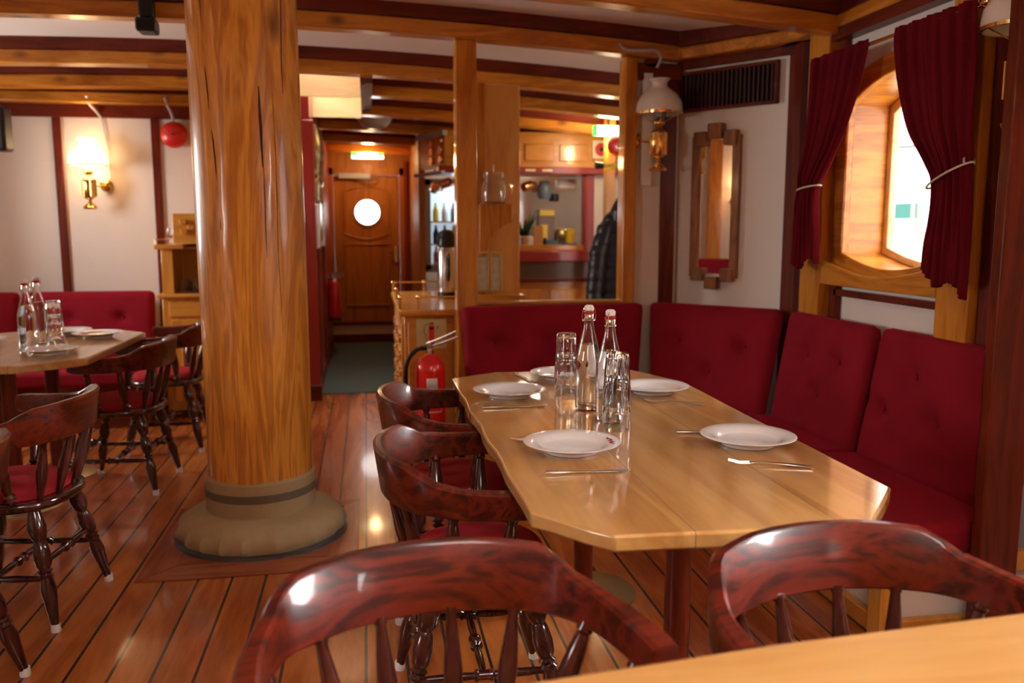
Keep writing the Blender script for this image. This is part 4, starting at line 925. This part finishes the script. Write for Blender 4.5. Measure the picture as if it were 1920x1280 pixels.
# ---------------------------------------------------------------- bar front
bar=thing('drinks_bar',(1.5,7.6,0),'panelled pine bar front with dark red ledge','bar')
MB().bx(.85,2.3,7.55,7.62,.0,.83).build('bar_body','cabX',bar); 
for k in range(4): MB().bx(.92+k*.35,1.20+k*.35,7.53,7.55,.12,.76).build('bar_panel','cabZ',bar,bevel=.008)
MB().bx(.62,2.35,7.50,7.62,.83,.86).build('bar_moulding','mahoX',bar,bevel=.005); MB().bx(.62,2.35,7.56,7.64,.86,1.01).build('splashback','brownstone',bar)
MB().bx(.60,2.35,7.47,7.68,1.01,1.11).build('ledge','redwall',bar,bevel=.01)
MB().bx(1.3,1.92,7.50,7.6,1.11,1.16).build('inner_sill','pineX',bar,bevel=.004)
MB().bx(1.92,2.02,7.52,7.60,1.11,1.78).build('bar_upright','redwall',bar,bevel=.004); MB().bx(1.20,1.30,7.52,7.60,1.11,1.78).build('bar_upright','redwall',bar,bevel=.004)
MB().bx(2.02,2.30,7.55,7.6,1.11,1.78).build('white_panel','white',bar)
MB().bx(.62,.85,7.58,7.62,0,.83).build('side_panel','pineZ',bar)
uc=thing('bar_overhead_cabinet',(1.4,7.6,1.8),'pine overhead cabinets with raised panels above the bar','cabinet')
MB().bx(.68,2.30,7.50,7.9,1.84,2.14).build('cabinet_body','cabX',uc)
for k in range(5): MB().bx(.76+k*.31,1.02+k*.31,7.485,7.50,1.89,2.04).build('raised_panel','cabX',uc,bevel=.01)
MB().bx(.62,2.32,7.46,7.92,1.78,1.84).build('dark_fascia','redwall',uc,bevel=.005)
MB().hexa([(.68,7.50,1.84),(.50,8.05,1.84),(.56,8.1,1.84),(.74,7.55,1.84)],[(.68,7.50,2.12),(.50,8.05,2.12),(.56,8.1,2.12),(.74,7.55,2.12)]).build('angled_end','cabY',uc)
MB().hexa([(.64,7.44,1.77),(.44,8.02,1.77),(.48,8.04,1.77),(.68,7.46,1.77)],[(.64,7.44,1.80),(.44,8.02,1.80),(.48,8.04,1.80),(.68,7.46,1.80)]).hexa([(.66,7.46,2.10),(.46,8.04,2.10),(.50,8.06,2.10),(.70,7.48,2.10)],[(.66,7.46,2.14),(.46,8.04,2.14),(.50,8.06,2.14),(.70,7.48,2.14)]).build('pale_edge','greywhite',uc)
for k in range(2):
    for j in range(3): MB().lathe([(0,0),(.035,0),(.035,.02),(0,.02)],(.655-.06*k,7.56+.2*k,1.90+j*.08),(-1,-.3,0),12).build('round_boss','copper',uc)
# fridge and bottles inside left opening
fg=thing('drinks_fridge',(.9,8.6,.9),'lit drinks fridge behind the bar opening on the left','fridge')
MB().bx(.62,1.20,8.75,8.80,.95,1.72).build('lit_back','fridge',fg); MB().bx(.56,.62,8.4,8.8,.9,1.78).bx(1.2,1.26,8.4,8.8,.9,1.78).bx(.56,1.26,8.4,8.8,1.72,1.78).bx(.56,1.26,8.4,8.8,.88,.95).build('cabinet_case','grey',fg)
MB().bx(.62,1.2,8.42,8.75,1.36,1.375).bx(.62,1.2,8.42,8.75,1.14,1.155).build('wire_shelf','steel',fg)
l=bpy.data.lights.new('fridge_lamp','POINT'); l.energy=1.5; l.color=(.75,.9,1); l.shadow_soft_size=.05; lo=bpy.data.objects.new('fridge_lamp',l); COL.objects.link(lo); lo.location=(.9,8.5,1.66)
bb=MB().lathe([(0,0),(.028,0),(.030,.01),(.030,.10),(.012,.15),(.012,.18),(0,.18)],n=12).build('drink_bottle','blue')
q=0
for z,ms in ((1.375,('yellow','paper','grey','blue','enamel','blue')),(1.155,('blue','blue','paper','blue','blue','enamel')),(.952,('paper','grey','leaf','paper','steel','blue'))):
    for j,mm in enumerate(ms):
        if q==0: o=bb
        else: o=bb.copy(); COL.objects.link(o)
        q+=1; me=o.data.copy(); me.materials[0]=M[mm]; o.data=me
        o.location=(.68+j*.088,8.55,z); tag(o,'small bottle on a shelf inside the lit drinks fridge','bottle','bottles in the drinks fridge')
# mugs hanging in opening
mgp=thing('hanging_mug',(0,0,0),'','mug','mugs hanging over the bar')
MB().lathe([(0,0),(.038,0),(.042,.01),(.042,.09),(.038,.09),(.036,.01),(0,.008)],(0,0,-.05),n=18).build('mug_body','copper',mgp); MB().tube(cr([(.04,0,.03),(.07,0,.02),(.07,0,-.02),(.04,0,-.03)],4),.006).build('mug_handle','copper',mgp)
ML=[(.60,7.62,1.66,'copper coloured mug hanging at the left end of the bar'),(.70,7.60,1.70,'mug hanging second from the left over the bar opening'),(1.43,7.62,1.68,'tilted copper mug hanging at the left of the galley hatch'),(1.51,7.75,1.68,'mug hanging beside the tilted copper mug in the galley hatch')]
for i,(x,y,z,lab) in enumerate(ML):
    o=place(mgp,i>0,(x,y,z),random.uniform(0,6),lab,'mug','mugs hanging over the bar'); o.rotation_euler=(1.3,.3,i)
o=thing('hanging_jug',(1.60,7.7,1.6),'blue grey enamel jug hanging in the galley hatch','jug')
MB().lathe([(0,0),(.05,0),(.065,.03),(.07,.08),(.05,.14),(.04,.16),(0,.16)],(1.60,7.7,1.57),n=20).build('jug_body','enamel',o); MB().rod((1.60,7.7,1.73),(1.60,7.7,1.79),.004).build('jug_hook','steel',o)
o=MB().bx(1.72,1.90,7.7,7.8,1.66,1.75).build('paper_roll_holder','paper',bevel=.02); tag(o,'white roll holder at the top right of the galley hatch','holder')
o=MB().lathe([(0,-.03),(.045,-.03),(.05,0),(.045,.04),(0,.04)],(1.70,7.75,1.58),n=16).build('hanging_pot','black'); tag(o,'black pot hanging under the white roll holder','pot')
def galley(name,mb,m,lab,cat,**k): o=mb.build(name,m,**k); tag(o,lab,cat); return o
galley('kitchen_shelf',MB().bx(1.25,2.0,7.66,8.35,1.10,1.138),'steel','steel shelf behind the galley hatch','shelf')
galley('storage_box',MB().bx(1.50,1.59,7.7,7.8,1.15,1.33),'sienna','brown spice box on the left of the hatch shelf','box',bevel=.005)
galley('storage_box',MB().bx(1.57,1.72,7.8,7.92,1.15,1.48),'brownstone','tall tan box on the middle of the hatch shelf','box',bevel=.005)
galley('storage_box',MB().bx(1.575,1.715,7.78,7.80,1.42,1.475).bx(1.59,1.65,7.78,7.80,1.20,1.34),'yellow','mustard panelled case front in the hatch','box',bevel=.003)
galley('napkin_holder',MB().bx(1.62,1.72,7.68,7.76,1.15,1.20).bx(1.61,1.62,7.68,7.76,1.15,1.22).bx(1.72,1.73,7.68,7.76,1.15,1.22),'black','small black napkin holder on the hatch shelf','holder')
galley('lidded_tub',MB().lathe([(0,0),(.04,0),(.042,.05),(.042,.07),(.046,.07),(.048,.12),(.03,.135),(0,.14)],(1.84,7.7,1.17),n=20),'yellow','tub with a bright yellow lid on the right of the hatch shelf','tub')
galley('blue_cloth',MB().bx(1.78,1.90,7.67,7.75,1.152,1.175),'blue','folded blue and white cloth beneath the yellow tub','cloth',bevel=.01)
galley('wicker_ball',MB().lathe([(0,0),(.05,.01),(.075,.06),(.075,.10),(.05,.14),(0,.15)],(1.80,7.88,1.16),n=16),'dullbrass','brownish wire basket on the right of the hatch shelf','basket')
for j,(x,mm) in enumerate(((1.36,'clearjar'),(1.42,'sienna'),(1.47,'paper'))): galley('spice_jar',MB().lathe([(0,0),(.03,0),(.032,.01),(.032,.07),(.02,.085),(0,.085)],(x,7.71,1.152),n=14),mm,['clear jar leftmost on the hatch shelf','brown jar second from the left on the hatch shelf','pale jar third from the left on the hatch shelf'][j],'jar')
pt=thing('potted_plant',(1.48,8.2,1.15),'green leafy plant behind the hatch shelf','plant')
for k in range(12):
    a=random.uniform(0,6.28); L_=random.uniform(.08,.2); c_=V(1.48+.05*math.cos(a),8.2+.05*math.sin(a),1.28)
    MB().hexa([c_,c_+V(.03,0,0),c_+V(L_*math.cos(a)*.6+.015,L_*math.sin(a)*.6,L_)],[c_+V(0,.01,0),c_+V(.03,.01,0),c_+V(L_*math.cos(a)*.6+.015,L_*math.sin(a)*.6+.01,L_)]).build('leaf','leaf',pt)
MB().lathe([(0,0),(.06,0),(.08,.14),(0,.14)],(1.48,8.2,1.14),n=16).build('pot','black',pt)
galley('wall_picture',MB().bx(1.42,1.57,9.24,9.3,1.35,1.75),'black','dark framed picture on the far galley wall','picture',bevel=.01)
galley('galley_cupboard',MB().bx(1.6,2.3,9.0,9.3,1.0,1.95),'steel','grey steel cupboard on the far galley wall','cupboard',bevel=.01)
gl=thing('galley_lamp',(1.7,8.5,2.1),'lit lamp on the galley ceiling behind the hatch','ceiling lamp')
MB().lathe([(0,0),(.05,.01),(.06,.04),(0,.04)],(1.7,8.9,2.04),n=20).build('lamp_glass','opallit',gl)
l=bpy.data.lights.new('galley_glow','POINT'); l.energy=8; l.color=(1,.86,.68); l.shadow_soft_size=.1; lo=bpy.data.objects.new('galley_glow',l); COL.objects.link(lo); lo.location=(1.7,8.9,1.97)
# shelves top labels
for x,lab in ((1.38,'small cream tag left on the dark fascia above the hatch'),(1.53,'small cream tag right on the dark fascia above the hatch')): galley('fascia_tag',MB().bx(x,x+.09,7.452,7.462,1.80,1.82),'cream',lab,'tag')
# red button sign
rb=thing('hose_sign',(2.06,7.48,1.91),'square cream sign with a red disc at the right end of the cabinets','sign')
MB().bx(1.985,2.145,7.47,7.483,1.92,2.075).build('sign_board','cream',rb); MB().lathe([(0,0),(.058,0),(.058,.006),(0,.006)],(2.065,7.464,1.997),(0,1,0),28).build('red_disc','red',rb); MB().lathe([(0,0),(.02,0),(.02,.004),(0,.004)],(2.065,7.46,1.997),(0,1,0),18).build('dark_hub','black',rb)
ex=thing('exit_sign',(1.95,6.8,2.04),'bright exit light under the beams at the right of the bar','sign')
MB().bx(1.835,2.075,6.78,6.83,2.045,2.125).build('lit_face','exitlit',ex,bevel=.006); MB().bx(1.93,1.95,6.80,6.82,2.125,2.19).build('hanger','steel',ex); MB().bx(1.815,1.837,6.775,6.83,2.045,2.125).build('green_mark','green',ex)
l=bpy.data.lights.new('exit_glow','POINT'); l.energy=9; l.color=(1,.78,.45); l.shadow_soft_size=.08; lo=bpy.data.objects.new('exit_glow',l); COL.objects.link(lo); lo.location=(1.95,6.9,2.0)
ab=thing('alarm_bell',(2.0,6.6,1.9),'red bell partly hidden behind the thin reddish post','alarm bell')
MB().lathe([(0,.06),(.05,.05),(.075,.02),(.078,0),(0,-.01)],(1.99,6.75,1.965),(0,-1,0),24).build('gong','red',ab); MB().bx(1.97,2.01,6.75,6.91,1.94,1.99).build('bell_base','steel',ab)
pc=MB().bx(1.955,2.03,6.9,7.0,0,2.2).build('wooden_post','cabZ',bevel=.006); tag(pc,'narrow pine post behind the jacket','post')
p=MB().tube([(1.74,6.45,1.785),(1.80,6.45,1.785)],[.028,.022],12).build('torch','black'); tag(p,'black end of the horn beside the yellow handle','horn')
p=MB().tube([(1.80,6.45,1.785),(1.98,6.45,1.79)],.014,10).bx(1.93,1.95,6.45,6.9,1.775,1.795).build('yellow_handle','yellow'); tag(p,'yellow handle on the pine post behind the thin post','handle')
# ---------------------------------------------------------------- hanging puffer jacket
jk=thing('puffer_jacket',(1.78,5.9,.6),'black quilted hooded puffer jacket hanging behind the thin reddish post','jacket')
def blob(name,pts,m,sq,n=20,quilt=0,seg=8):
    """pts (x,y,z,rx,ry)"""
    mb=MB(); P=[]
    full=[]; seg=26
    for a,b in zip(pts,pts[1:]):
        for s in range(seg): full.append([a[c]+(b[c]-a[c])*s/seg for c in range(5)])
    full.append(list(pts[-1])); L=len(full)
    for i,(x,y,z,rx,ry) in enumerate(full):
        q=1+ (quilt*abs(math.sin(z*PI/.085))**.6 if quilt else 0)
        P.append([(x+rx*q*math.cos(2*PI*k/n),y+ry*q*math.sin(2*PI*k/n),z) for k in range(n+1)])
    mb.grid(P); bmesh.ops.remove_doubles(mb.b,verts=mb.b.verts,dist=1e-5); 
    es=[e for e in mb.b.edges if e.is_boundary]; bmesh.ops.holes_fill(mb.b,edges=es)
    return mb.build(name,m,jk,angle=80)
blob('body',[(1.80,5.9,.50,.17,.10),(1.80,5.9,.9,.175,.11),(1.80,5.9,1.25,.17,.105),(1.80,5.9,1.36,.15,.09),(1.80,5.9,1.43,.09,.07)],'puffer',1,28,.13)
blob('sleeve',[(1.585,5.88,.62,.045,.05),(1.59,5.88,.85,.055,.06),(1.62,5.88,1.15,.062,.065),(1.68,5.89,1.33,.06,.06),(1.74,5.9,1.39,.04,.05)],'puffer',1,18,.15)
blob('sleeve',[(2.015,5.88,.62,.045,.05),(2.01,5.88,.85,.055,.06),(1.98,5.88,1.15,.062,.065),(1.92,5.89,1.33,.06,.06),(1.86,5.9,1.39,.04,.05)],'puffer',1,18,.15)
blob('hood',[(1.79,5.88,1.36,.10,.09),(1.79,5.87,1.43,.095,.09),(1.80,5.87,1.50,.07,.07),(1.81,5.9,1.56,.03,.03)],'puffer',1,18)
MB().tube([(1.81,5.9,1.56),(1.81,5.9,2.10),(1.81,5.79,2.19)],.006).build('coat_hanger','steel',jk)
# ---------------------------------------------------------------- outside the window
for (x,y,z0,z1,r,lab,m) in ((4.6,7.02,-1,2.9,.035,'tall grey spar outside the window at the left','outside'),(4.6,6.50,-1,1.70,.05,'cream bollard post outside the window','outrope'),(4.65,6.74,-1,3.2,.016,'thin cream rope outside the window','outrope'),(4.6,6.36,-1,3.2,.012,'second thin rope outside beside the dark curtain','outrope')):
    o=MB().tube([(x+.05,y,z0),(x,y+.02,(z0+z1)/2),(x,y+.05,z1)],r).build('rigging_spar' if r>.03 else 'rigging_rope',m); tag(o,lab,'rigging')
o=MB().tube([(4.62,7.1,2.02),(4.62,6.8,2.0),(4.62,6.4,2.06)],.012).build('rigging_rope','outside'); tag(o,'horizontal dark line crossing outside near the top of the window','rigging')
o=MB().lathe([(0,0),(.13,0),(.15,.10),(.13,.24),(0,.26)],(4.5,6.42,.92),n=20).build('mooring_block','outrope'); tag(o,'cream round block outside the lower part of the window','block')
o=MB().bx(9.0,9.1,11.5,15,1.45,1.72).bx(9.0,9.1,11.5,11.6,-1,1.45).bx(9.0,9.1,14.9,15,-1,1.45).build('quay_awning','outgreen'); tag(o,'pale green awning strip far outside the window','awning')
